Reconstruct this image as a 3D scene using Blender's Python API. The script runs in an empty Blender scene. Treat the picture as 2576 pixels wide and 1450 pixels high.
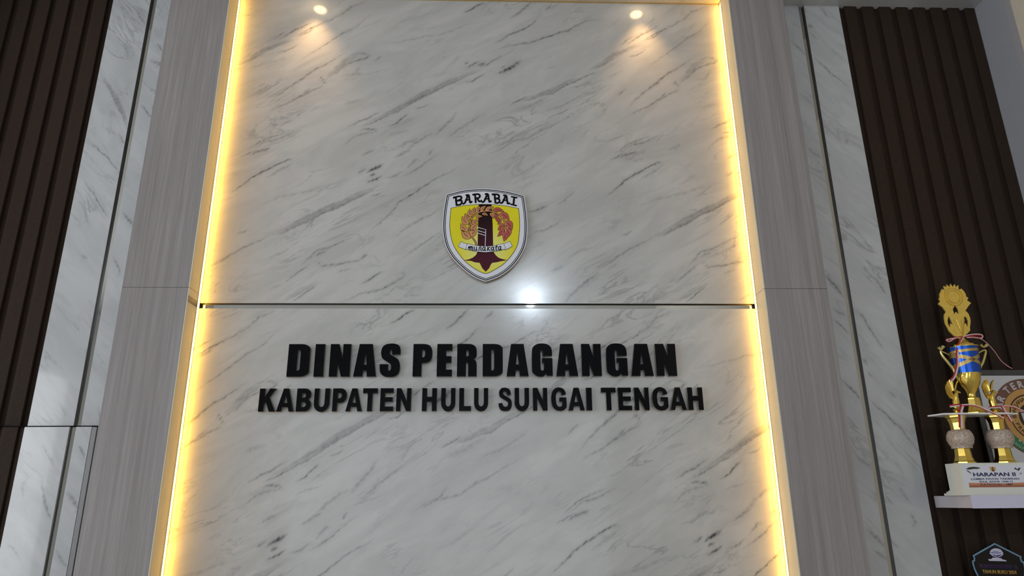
import bpy, math, random
import numpy as np
from mathutils import Vector, Matrix
from mathutils.geometry import tessellate_polygon

random.seed(7)
C = bpy.context.scene.collection
PI = math.pi


def lin(r, g, b):
    f = lambda c: (c / 255 / 12.92) if c / 255 <= 0.04045 else ((c / 255 + 0.055) / 1.055) ** 2.4
    return (f(r), f(g), f(b), 1.0)


# ------------------------------------------------------------------ camera, exposure, world, large lights
sc = bpy.context.scene
sc.view_settings.view_transform = 'Standard'
sc.view_settings.look = 'None'
sc.view_settings.gamma = 1.0
sc.view_settings.exposure = 0.15
sc.view_settings.use_curve_mapping = False
sc.cycles.max_bounces = 8
sc.cycles.sample_clamp_indirect = 6.0

cam = bpy.data.cameras.new('camera')
cam.lens = 1712.0 / 2576.0 * 36.0
cam.sensor_width = 36.0
cam.clip_start = 0.05
camo = bpy.data.objects.new('camera', cam)
C.objects.link(camo)
pitch, yaw, roll = 0.3031615668141817, 0.034258046285745705, -0.008255642196584218
fw = Vector((math.sin(yaw) * math.cos(pitch), math.cos(yaw) * math.cos(pitch), math.sin(pitch)))
rt = Vector((math.cos(yaw), -math.sin(yaw), 0))
up = rt.cross(fw)
rt2 = rt * math.cos(roll) + up * math.sin(roll)
up2 = -rt * math.sin(roll) + up * math.cos(roll)
m = Matrix((rt2, up2, -fw)).transposed().to_4x4()
m.translation = Vector((0.0386737695, -2.88333, 1.6))
camo.matrix_world = m
sc.camera = camo

world = bpy.data.worlds.new('world')
sc.world = world
world.use_nodes = True
bg = world.node_tree.nodes['Background']
bg.inputs[0].default_value = (0.85, 0.92, 1.0, 1)
bg.inputs[1].default_value = 1.2

LED_COL = (1.0, 0.48, 0.04)
LED_GEL = 23.0
LED_BEAD = 55.0
LAMP_L = 400.0
SPOT_W = 14.0


def area(name, loc, rot, sx, sy, power, col):
    l = bpy.data.lights.new(name, 'AREA')
    l.shape = 'RECTANGLE'
    l.size, l.size_y = sx, sy
    l.energy = power
    l.color = col
    o = bpy.data.objects.new(name, l)
    o.location = loc
    o.rotation_euler = rot
    C.objects.link(o)
    return o


# added fill lights, standing in for daylight from unseen openings left and behind
area('added_fill_left', (-5.95, -4.2, 2.0), (0, -PI / 2, 0), 2.6, 5.5, 120, (0.95, 0.97, 1.0))
area('added_fill_rear', (-0.6, -8.85, 1.55), (-PI / 2, 0, 0), 5.0, 2.7, 195, (0.81, 0.89, 1.0))

# ------------------------------------------------------------------ measured outlines
TILE_VEINS=[[[[-1.2067,3.6353],[-1.1298,3.6674],[-1.0644,3.7194],[-0.9771,3.7631],[-0.9184,3.7915]],0.03,0.4,'B'],[[[-1.2067,3.6353],[-1.1298,3.6674],[-1.0641,3.7163]],0.003,0.5,'L'],[[[-1.0084,3.716],[-0.9637,3.727],[-0.9107,3.7611]],0.003,0.55,'L'],[[[-1.0427,3.7833],[-1.0029,3.8207],[-0.9738,3.8396]],0.006,0.45,'L'],[[[-1.0205,3.791],[-0.9813,3.8088],[-0.9236,3.8528],[-0.8451,3.9007]],0.006,0.55,'L'],[[[-0.9305,3.8127],[-0.8718,3.8475],[-0.793,3.8954],[-0.7788,3.9143]],0.005,0.6,'L'],[[[-0.92,3.8098],[-0.861,3.8415],[-0.8223,3.8731]],0.004,0.5,'L'],[[[-0.8998,3.8132],[-0.841,3.848]],0.004,0.4,'L'],[[[-0.793,3.8954],[-0.7503,3.9148],[-0.7289,3.9434]],0.004,0.5,'L'],[[[-0.7527,3.9117],[-0.6934,3.9566],[-0.6645,3.9951],[-0.6234,4.0086],[-0.5825,4.0285]],0.009,0.35,'L'],[[[-0.907,3.6588],[-0.8309,3.72],[-0.7734,3.7694],[-0.6857,3.8383],[-0.636,3.8701],[-0.5575,3.9528]],0.006,0.34,'L'],[[[-1.0297,3.4179],[-0.9896,3.4643],[-0.9348,3.5171],[-0.8789,3.5646],[-0.8321,3.6065],[-0.7745,3.6459],[-0.7167,3.6886],[-0.6778,3.7163]],0.008,0.5,'L'],[[[-0.9348,3.5171],[-0.8789,3.5646],[-0.8321,3.6065],[-0.7745,3.6459]],0.012,0.25,'B'],[[[-0.7719,3.5426],[-0.7586,3.5662],[-0.7061,3.6083],[-0.6735,3.6504],[-0.6438,3.6628],[-0.574,3.6878],[-0.5597,3.7061],[-0.6063,3.7175],[-0.6464,3.7048],[-0.6801,3.6742]],0.006,0.45,'L'],[[[-0.7586,3.5662],[-0.7061,3.6083],[-0.6641,3.6625],[-0.6053,3.6994]],0.034,0.36,'B'],[[[-0.69,3.5937],[-0.6694,3.5881],[-0.6343,3.5915],[-0.6061,3.6275],[-0.5952,3.6575]],0.008,0.28,'L'],[[[-1.0208,3.3782],[-0.9749,3.4129],[-0.9271,3.4306],[-0.8898,3.4569],[-0.8427,3.4893],[-0.7949,3.516],[-0.7569,3.5428]],0.008,0.42,'L'],[[[-0.8756,3.4657],[-0.8437,3.5009],[-0.8251,3.5185]],0.006,0.45,'L'],[[[-0.8612,3.4717],[-0.8142,3.5071],[-0.7556,3.5253]],0.007,0.4,'L'],[[[-0.7928,3.554],[-0.7846,3.5776],[-0.7669,3.5427],[-0.7562,3.534]],0.005,0.5,'L'],[[[-1.1065,3.1718],[-1.0439,3.2189],[-0.9699,3.2556],[-0.9228,3.2727]],0.005,0.5,'L'],[[[-1.0873,3.172],[-1.0152,3.222],[-0.9489,3.2392],[-0.8745,3.2788]],0.007,0.4,'L'],[[[-1.0344,3.1725],[-0.9926,3.1893]],0.009,0.55,'L'],[[[-0.6362,3.3037],[-0.5841,3.3381],[-0.5452,3.3498],[-0.4878,3.3903]],0.007,0.5,'L'],[[[-0.5723,3.3044],[-0.4856,3.3449],[-0.408,3.3855],[-0.3399,3.4322],[-0.281,3.4705],[-0.2114,3.5092],[-0.1414,3.5512],[-0.0401,3.6059],[0.013,3.6425]],0.036,0.5,'B'],[[[-0.5721,3.3016],[-0.4858,3.3505],[-0.4373,3.3738]],0.005,0.5,'L'],[[[-0.3695,3.4203],[-0.3204,3.4468],[-0.2811,3.4734]],0.003,0.6,'L'],[[[-0.4443,3.3087],[-0.4056,3.3288],[-0.377,3.3574],[-0.3529,3.3776]],0.006,0.75,'L'],[[[-0.3241,3.4094],[-0.2893,3.4156],[-0.2598,3.4332]],0.003,0.5,'L'],[[[-0.0906,3.5549],[-0.05,3.5643],[-0.0195,3.5884],[0.0131,3.6067]],0.004,0.6,'L'],[[[-0.0763,3.6412],[-0.015,3.6782]],0.007,0.65,'L'],[[[-0.02,3.6541],[0.0128,3.6726]],0.009,0.65,'L'],[[[-0.092,3.665],[-0.0664,3.6744]],0.006,0.5,'L'],[[[-0.0987,3.9643],[-0.0593,3.9873],[-0.0277,4.0102],[0.0114,4.0301]],0.007,0.75,'L'],[[[-0.5065,3.7676],[-0.4044,3.7876],[-0.2865,3.8203],[-0.1985,3.8342],[-0.0846,3.8922],[0.0119,3.919]],0.006,0.25,'L'],[[[-0.2251,3.2578],[-0.1867,3.3087],[-0.1477,3.3487],[-0.1284,3.3831],[-0.1485,3.3886]],0.01,0.38,'L'],[[[-0.3601,3.1789],[-0.3127,3.2235],[-0.2646,3.2574],[-0.2255,3.2746]],0.012,0.33,'L'],[[[-0.18,3.2304],[-0.112,3.2982],[-0.0379,3.35],[0.014,3.3848]],0.009,0.33,'L'],[[[-0.6542,3.2036],[-0.6082,3.2483],[-0.5412,3.2768],[-0.4921,3.2773]],0.009,0.3,'L'],[[[-0.581,3.2848],[-0.5569,3.2934],[-0.5126,3.2939],[-0.4918,3.2717]],0.005,0.6,'L'],[[[-0.4516,3.2554],[-0.3837,3.2785],[-0.335,3.2958]],0.005,0.25,'L'],[[[-0.5374,3.6704],[-0.493,3.7011]],0.005,0.4,'L'],[[[-1.0761,3.4862],[-1.0214,3.5363]],0.008,0.35,'L'],[[[-0.6686,3.4224],[-0.6154,3.446],[-0.5707,3.4495]],0.012,0.22,'L'],[[[0.1458,3.9402],[0.1939,3.9792],[0.2371,4.0248],[0.2588,4.0445]],0.011,0.55,'L'],[[[0.056,3.792],[0.0873,3.8018],[0.1293,3.8334],[0.1819,3.8592],[0.2457,3.8979],[0.2781,3.9363],[0.2996,3.9493]],0.005,0.72,'L'],[[[0.3163,3.9846],[0.3547,4.027]],0.006,0.45,'L'],[[[0.0768,3.7464],[0.1289,3.7717],[0.223,3.7886],[0.2862,3.8112],[0.3392,3.8338],[0.3818,3.8532],[0.427,3.8634],[0.4732,3.8987],[0.5328,3.9281],[0.5973,3.942]],0.006,0.62,'L'],[[[0.0663,3.6103],[0.1022,3.6198],[0.1332,3.6382],[0.1695,3.6688],[0.1905,3.6933]],0.016,0.85,'L'],[[[0.092,3.6436],[0.1127,3.6529]],0.006,0.6,'L'],[[[-0.016,3.651],[0.0251,3.6607],[0.056,3.6853]],0.005,0.6,'L'],[[[0.0046,3.6514],[0.0663,3.6915],[0.1078,3.7164]],0.005,0.5,'L'],[[[0.1369,3.4409],[0.1775,3.4501],[0.2487,3.4626],[0.3206,3.4927],[0.3411,3.4959],[0.3986,3.5378],[0.4667,3.5773],[0.4931,3.5925]],0.034,0.46,'B'],[[[0.1369,3.4409],[0.1776,3.4559],[0.2134,3.4796]],0.004,0.75,'L'],[[[0.3206,3.4927],[0.3411,3.4959],[0.3986,3.5378],[0.4667,3.5773],[0.5299,3.608],[0.5829,3.6327]],0.004,0.6,'L'],[[[0.1366,3.3919],[0.2482,3.4336],[0.3307,3.487]],0.02,0.25,'L'],[[[0.2727,3.3877],[0.3543,3.4175],[0.4578,3.4711],[0.5056,3.5186]],0.008,0.24,'L'],[[[0.0265,3.1825],[0.0759,3.2162],[0.1106,3.2332],[0.1454,3.2336],[0.2252,3.2568],[0.2859,3.2968],[0.3775,3.3432],[0.4705,3.4016]],0.008,0.33,'L'],[[[0.066,3.1995],[0.1056,3.2276],[0.1405,3.2447],[0.1658,3.2898]],0.008,0.35,'L'],[[[0.3191,3.647],[0.3762,3.6538]],0.006,0.3,'L'],[[[-1.1564,2.9504],[-1.1018,2.9949],[-1.0658,3.0314],[-1.0233,3.0569],[-0.9809,3.0854],[-0.9428,3.1084],[-0.889,3.1288],[-0.8756,3.1204]],0.006,0.7,'L'],[[[-0.9904,3.0797],[-0.9428,3.1084],[-0.8891,3.1299],[-0.8756,3.1204]],0.005,0.75,'L'],[[[-0.996,3.0347],[-0.9295,3.0746],[-0.8776,3.1147]],0.011,0.3,'L'],[[[-1.1278,3.1409],[-1.0798,3.1642],[-1.0405,3.176]],0.005,0.5,'L'],[[[-1.0881,3.1469],[-1.0205,3.1791],[-0.9909,3.188]],0.008,0.55,'L'],[[[-0.9573,2.7413],[-0.8954,2.7575],[-0.8064,2.806],[-0.7212,2.8523],[-0.6346,2.8909],[-0.5479,2.9436],[-0.509,2.966],[-0.4506,3.0082]],0.04,0.52,'B'],[[[-0.8954,2.7575],[-0.8064,2.806],[-0.7214,2.8539]],0.003,0.6,'L'],[[[-0.8998,2.7522],[-0.8731,2.7816],[-0.8352,2.7978]],0.004,0.5,'L'],[[[-1.2108,2.592],[-1.1221,2.6516],[-1.0129,2.7147],[-0.9388,2.752]],0.006,0.42,'L'],[[[-1.2102,2.5869],[-1.1568,2.6204],[-1.0992,2.6621]],0.004,0.4,'L'],[[[-0.5177,2.9411],[-0.4781,2.9524],[-0.4587,2.9664]],0.004,0.55,'L'],[[[-0.5394,3.0609],[-0.4951,3.0868],[-0.4606,3.1098]],0.011,0.95,'L'],[[[-0.5799,3.0606],[-0.5359,3.0893]],0.009,0.45,'L'],[[[-0.5234,3.0453],[-0.4938,3.0613]],0.008,0.75,'L'],[[[-0.5317,3.0132],[-0.4923,3.0331],[-0.4626,3.0475]],0.007,0.75,'L'],[[[-0.4108,3.1389],[-0.3709,3.1651],[-0.3307,3.1915]],0.01,0.45,'L'],[[[-0.4518,3.0335],[-0.4019,3.0508],[-0.3673,3.0765]],0.006,0.4,'L'],[[[-0.371,3.0397],[-0.3114,3.0798],[-0.2615,3.1202],[-0.2061,3.1609]],0.006,0.4,'L'],[[[-0.513,2.7647],[-0.4658,2.8079],[-0.4043,2.876],[-0.3811,2.9172],[-0.3417,2.9368],[-0.2976,2.9731],[-0.2332,3.024],[-0.1577,3.0641],[-0.1152,3.0929]],0.004,0.6,'L'],[[[-0.3473,3.0852],[-0.3131,3.1311],[-0.2875,3.1314]],0.007,0.4,'L'],[[[-0.2473,3.1605],[-0.2326,3.1896]],0.005,0.55,'L'],[[[-0.7997,2.6087],[-0.7594,2.6477],[-0.7371,2.6739],[-0.6896,2.6898],[-0.6423,2.7111],[-0.5805,2.7405]],0.006,0.45,'L'],[[[-0.7521,2.6167],[-0.7287,2.6271],[-0.7074,2.6013],[-0.6596,2.6092],[-0.6117,2.6171],[-0.5494,2.6303],[-0.5212,2.6486],[-0.4971,2.6539]],0.005,0.55,'L'],[[[-0.7448,2.6478],[-0.7076,2.6688],[-0.6891,2.682]],0.009,0.4,'L'],[[[-0.5401,2.6381],[-0.5215,2.6538],[-0.5017,2.6487]],0.009,0.5,'L'],[[[-0.8687,2.5191],[-0.8336,2.5548],[-0.7794,2.5959],[-0.7521,2.6167]],0.007,0.4,'L'],[[[-0.9325,2.4887],[-0.8687,2.5191]],0.006,0.25,'L'],[[[-0.5284,2.5199],[-0.4958,2.5403],[-0.4397,2.5764]],0.006,0.7,'L'],[[[-0.6045,2.4341],[-0.5307,2.4768],[-0.483,2.482],[-0.4122,2.5074],[-0.3794,2.5278],[-0.3418,2.5561],[-0.3424,2.5715],[-0.3809,2.5637]],0.005,0.5,'L'],[[[-0.8701,2.4312],[-0.8247,2.4537],[-0.7706,2.489],[-0.7016,2.5245]],0.026,0.32,'B'],[[[-0.8234,2.4387],[-0.7698,2.4789],[-0.7246,2.5118]],0.005,0.6,'L'],[[[-0.3548,2.6388],[-0.3072,2.6756],[-0.2497,2.7234],[-0.1816,2.7717]],0.006,0.4,'L'],[[[-0.3474,2.4545],[-0.3095,2.4696],[-0.2662,2.4697]],0.005,0.3,'L'],[[[-0.3978,2.728],[-0.3601,2.7708],[-0.273,2.8359],[-0.2285,2.8525],[-0.1794,2.8911]],0.006,0.35,'L'],[[[-1.0952,2.7565],[-1.0669,2.7646],[-1.0494,2.7833]],0.004,0.45,'L'],[[[-1.0126,2.9021],[-0.9073,2.9411],[-0.8095,2.9639],[-0.712,2.9979],[-0.6129,3.021]],0.012,0.2,'L'],[[[-0.6424,2.5706],[-0.5761,2.5914]],0.006,0.3,'L'],[[[-0.5697,3.146],[-0.5004,3.1899]],0.009,0.35,'L'],[[[0.2345,2.8744],[0.2778,2.8885],[0.301,2.9024]],0.009,0.6,'L'],[[[0.2116,2.8661],[0.2523,2.88]],0.004,0.5,'L'],[[[0.3443,2.9054],[0.3806,2.9278],[0.4386,2.9785]],0.008,0.35,'L'],[[[0.1268,3.0381],[0.2044,3.0785],[0.2986,3.1367]],0.012,0.2,'L'],[[[0.2251,2.763],[0.2958,2.7849],[0.3416,2.8068],[0.3727,2.8342]],0.006,0.38,'L'],[[[0.3867,2.6415],[0.4478,2.6786],[0.5238,2.7029]],0.007,0.28,'L'],[[[0.3132,2.5785],[0.3709,2.61]],0.008,0.3,'L'],[[[0.3604,2.4252],[0.4008,2.4709],[0.4666,2.5273],[0.5279,2.574]],0.012,0.38,'L'],[[[0.3962,2.481],[0.4363,2.5067],[0.4872,2.5479],[0.5333,2.5844]],0.005,0.5,'L']]
SIDE_VEINS=[[[[1.5702,3.8265],[1.5989,3.7874],[1.6365,3.7325]],0.005,0.5,'L'],[[[1.6708,3.7363],[1.7083,3.6851],[1.7558,3.628],[1.8278,3.5528]],0.005,0.5,'L'],[[[1.6694,3.9281],[1.6943,3.9017]],0.012,0.45,'L'],[[[1.7483,4.0381],[1.7846,3.9706]],0.006,0.4,'L'],[[[1.5735,3.518],[1.6301,3.4503]],0.009,0.3,'L'],[[[1.6652,3.3526],[1.6862,3.3105]],0.006,0.4,'L'],[[[1.7546,3.2273],[1.7784,3.2753]],0.007,0.35,'L'],[[[1.5651,3.2195],[1.6309,3.1553]],0.009,0.35,'L'],[[[1.6686,3.8812],[1.7076,3.8353]],0.009,0.25,'L'],[[[1.767,3.777],[1.826,3.7192]],0.008,0.25,'L'],[[[1.5551,2.5741],[1.5767,2.5411],[1.5946,2.5193],[1.6325,2.457]],0.009,0.7,'L'],[[[1.5677,2.4112],[1.6247,2.374]],0.009,0.4,'L'],[[[1.5665,2.3687],[1.627,2.2898]],0.006,0.5,'L'],[[[1.6629,2.4167],[1.6987,2.3794],[1.7212,2.3265],[1.7392,2.2793],[1.7759,2.2222]],0.006,0.5,'L'],[[[1.667,2.1864],[1.6867,2.1507]],0.014,0.45,'L'],[[[1.6825,2.1253],[1.6978,2.0951]],0.008,0.4,'L'],[[[1.5599,2.0904],[1.5907,2.0603],[1.6357,1.9958]],0.008,0.6,'L'],[[[1.6675,2.0055],[1.7186,1.9514],[1.7692,1.8977],[1.8143,1.8447]],0.006,0.5,'L'],[[[1.7778,2.5692],[1.8299,2.4708]],0.009,0.4,'L'],[[[1.6847,2.39],[1.7065,2.3634]],0.012,0.4,'L'],[[[1.7593,2.0399],[1.7935,2.0051]],0.009,0.3,'L'],[[[1.7405,1.9189],[1.7901,1.8773],[1.8325,1.7998]],0.008,0.42,'L'],[[[1.6723,1.6109],[1.6976,1.5719]],0.006,0.4,'L'],[[[1.5658,1.7788],[1.6138,1.7295],[1.6372,1.7028]],0.008,0.35,'L'],[[[1.5683,1.4838],[1.611,1.4415],[1.6405,1.4038]],0.014,0.4,'L'],[[[1.5814,1.4003],[1.6415,1.3585]],0.01,0.35,'L'],[[[1.7646,1.5371],[1.7773,1.5072],[1.7612,1.482]],0.008,0.4,'L'],[[[1.6448,1.4537],[1.6938,1.3992]],0.008,0.3,'L'],[[[1.73,1.6495],[1.7718,1.5756]],0.009,0.25,'L'],[[[-1.8364,3.5754],[-1.755,3.4386],[-1.6936,3.3354],[-1.6628,3.2642]],0.03,0.5,'B'],[[[-1.6998,3.2638],[-1.6741,3.2136],[-1.6585,3.1986]],0.006,0.45,'L'],[[[-1.8231,3.212],[-1.7207,3.1234],[-1.6543,3.0357]],0.005,0.5,'L'],[[[-1.8233,3.0149],[-1.7602,2.9481],[-1.7132,2.8725],[-1.6714,2.8258]],0.006,0.5,'L'],[[[-1.6181,2.8637],[-1.5541,2.78]],0.01,0.5,'L'],[[[-1.594,3.7539],[-1.56,3.7101]],0.008,0.5,'L'],[[[-1.6217,3.6598],[-1.5597,3.6444],[-1.5924,3.6167]],0.012,0.4,'L'],[[[-1.621,3.4141],[-1.5558,3.337]],0.009,0.45,'L'],[[[-1.7463,3.9894],[-1.7011,3.9098],[-1.6599,3.8537]],0.009,0.4,'L'],[[[-1.8005,3.7728],[-1.7382,3.7294],[-1.6969,3.6423]],0.008,0.2,'L'],[[[-1.8251,2.9286],[-1.7879,2.8626],[-1.7479,2.7789]],0.006,0.35,'L'],[[[-1.7672,2.651],[-1.7309,2.6332]],0.012,0.3,'L'],[[[-1.6259,2.6516],[-1.5837,2.5711],[-1.5918,2.5444]],0.006,0.4,'L'],[[[-1.7757,1.8345],[-1.7102,1.7468]],0.007,0.32,'L'],[[[-1.8007,1.7139],[-1.8181,1.6808],[-1.8082,1.6196]],0.009,0.32,'L'],[[[-1.7495,1.6993],[-1.7225,1.6096],[-1.6797,1.5352]],0.007,0.48,'L'],[[[-1.6275,1.8288],[-1.5886,1.775]],0.009,0.45,'L'],[[[-1.6488,1.6512],[-1.584,1.5852],[-1.5982,1.5576]],0.014,0.4,'L'],[[[-1.5759,1.988],[-1.5615,1.9325],[-1.5482,1.9124]],0.005,0.35,'L'],[[[-1.6513,1.4351],[-1.581,1.3587]],0.008,0.3,'L'],[[[-1.7387,2.0038],[-1.6967,1.9381]],0.007,0.25,'L'],[[[-1.8344,1.4594],[-1.7718,1.4051]],0.008,0.25,'L']]
LINE1=[('D', -0.8136, -0.7222), ('I', -0.7011, -0.6613), ('N', -0.6374, -0.5507), ('A', -0.5355, -0.4402), ('S', -0.4266, -0.3409), ('P', -0.2866, -0.2059), ('E', -0.185, -0.1209), ('R', -0.0994, -0.0164), ('D', 0.0094, 0.0949), ('A', 0.1109, 0.2045), ('G', 0.2195, 0.3073), ('A', 0.3227, 0.4159), ('N', 0.4326, 0.5171), ('G', 0.539, 0.6294), ('A', 0.6439, 0.7398), ('N', 0.7527, 0.8409)]
LINE2=[('K', -0.9166, -0.8478), ('A', -0.8422, -0.7725), ('B', -0.7625, -0.7023), ('U', -0.6904, -0.6272), ('P', -0.6138, -0.5568), ('A', -0.5587, -0.4909), ('T', -0.4897, -0.4295), ('E', -0.4169, -0.3623), ('N', -0.3499, -0.2889), ('H', -0.2429, -0.1821), ('U', -0.1635, -0.1046), ('L', -0.0879, -0.0386), ('U', -0.0261, 0.033), ('S', 0.076, 0.1321), ('U', 0.1443, 0.2048), ('N', 0.2213, 0.2816), ('G', 0.2988, 0.3621), ('A', 0.3702, 0.4384), ('I', 0.4464, 0.4698), ('T', 0.5099, 0.5719), ('E', 0.5815, 0.638), ('N', 0.6507, 0.712), ('G', 0.7272, 0.7931), ('A', 0.8011, 0.8703), ('H', 0.878, 0.9419)]
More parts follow.
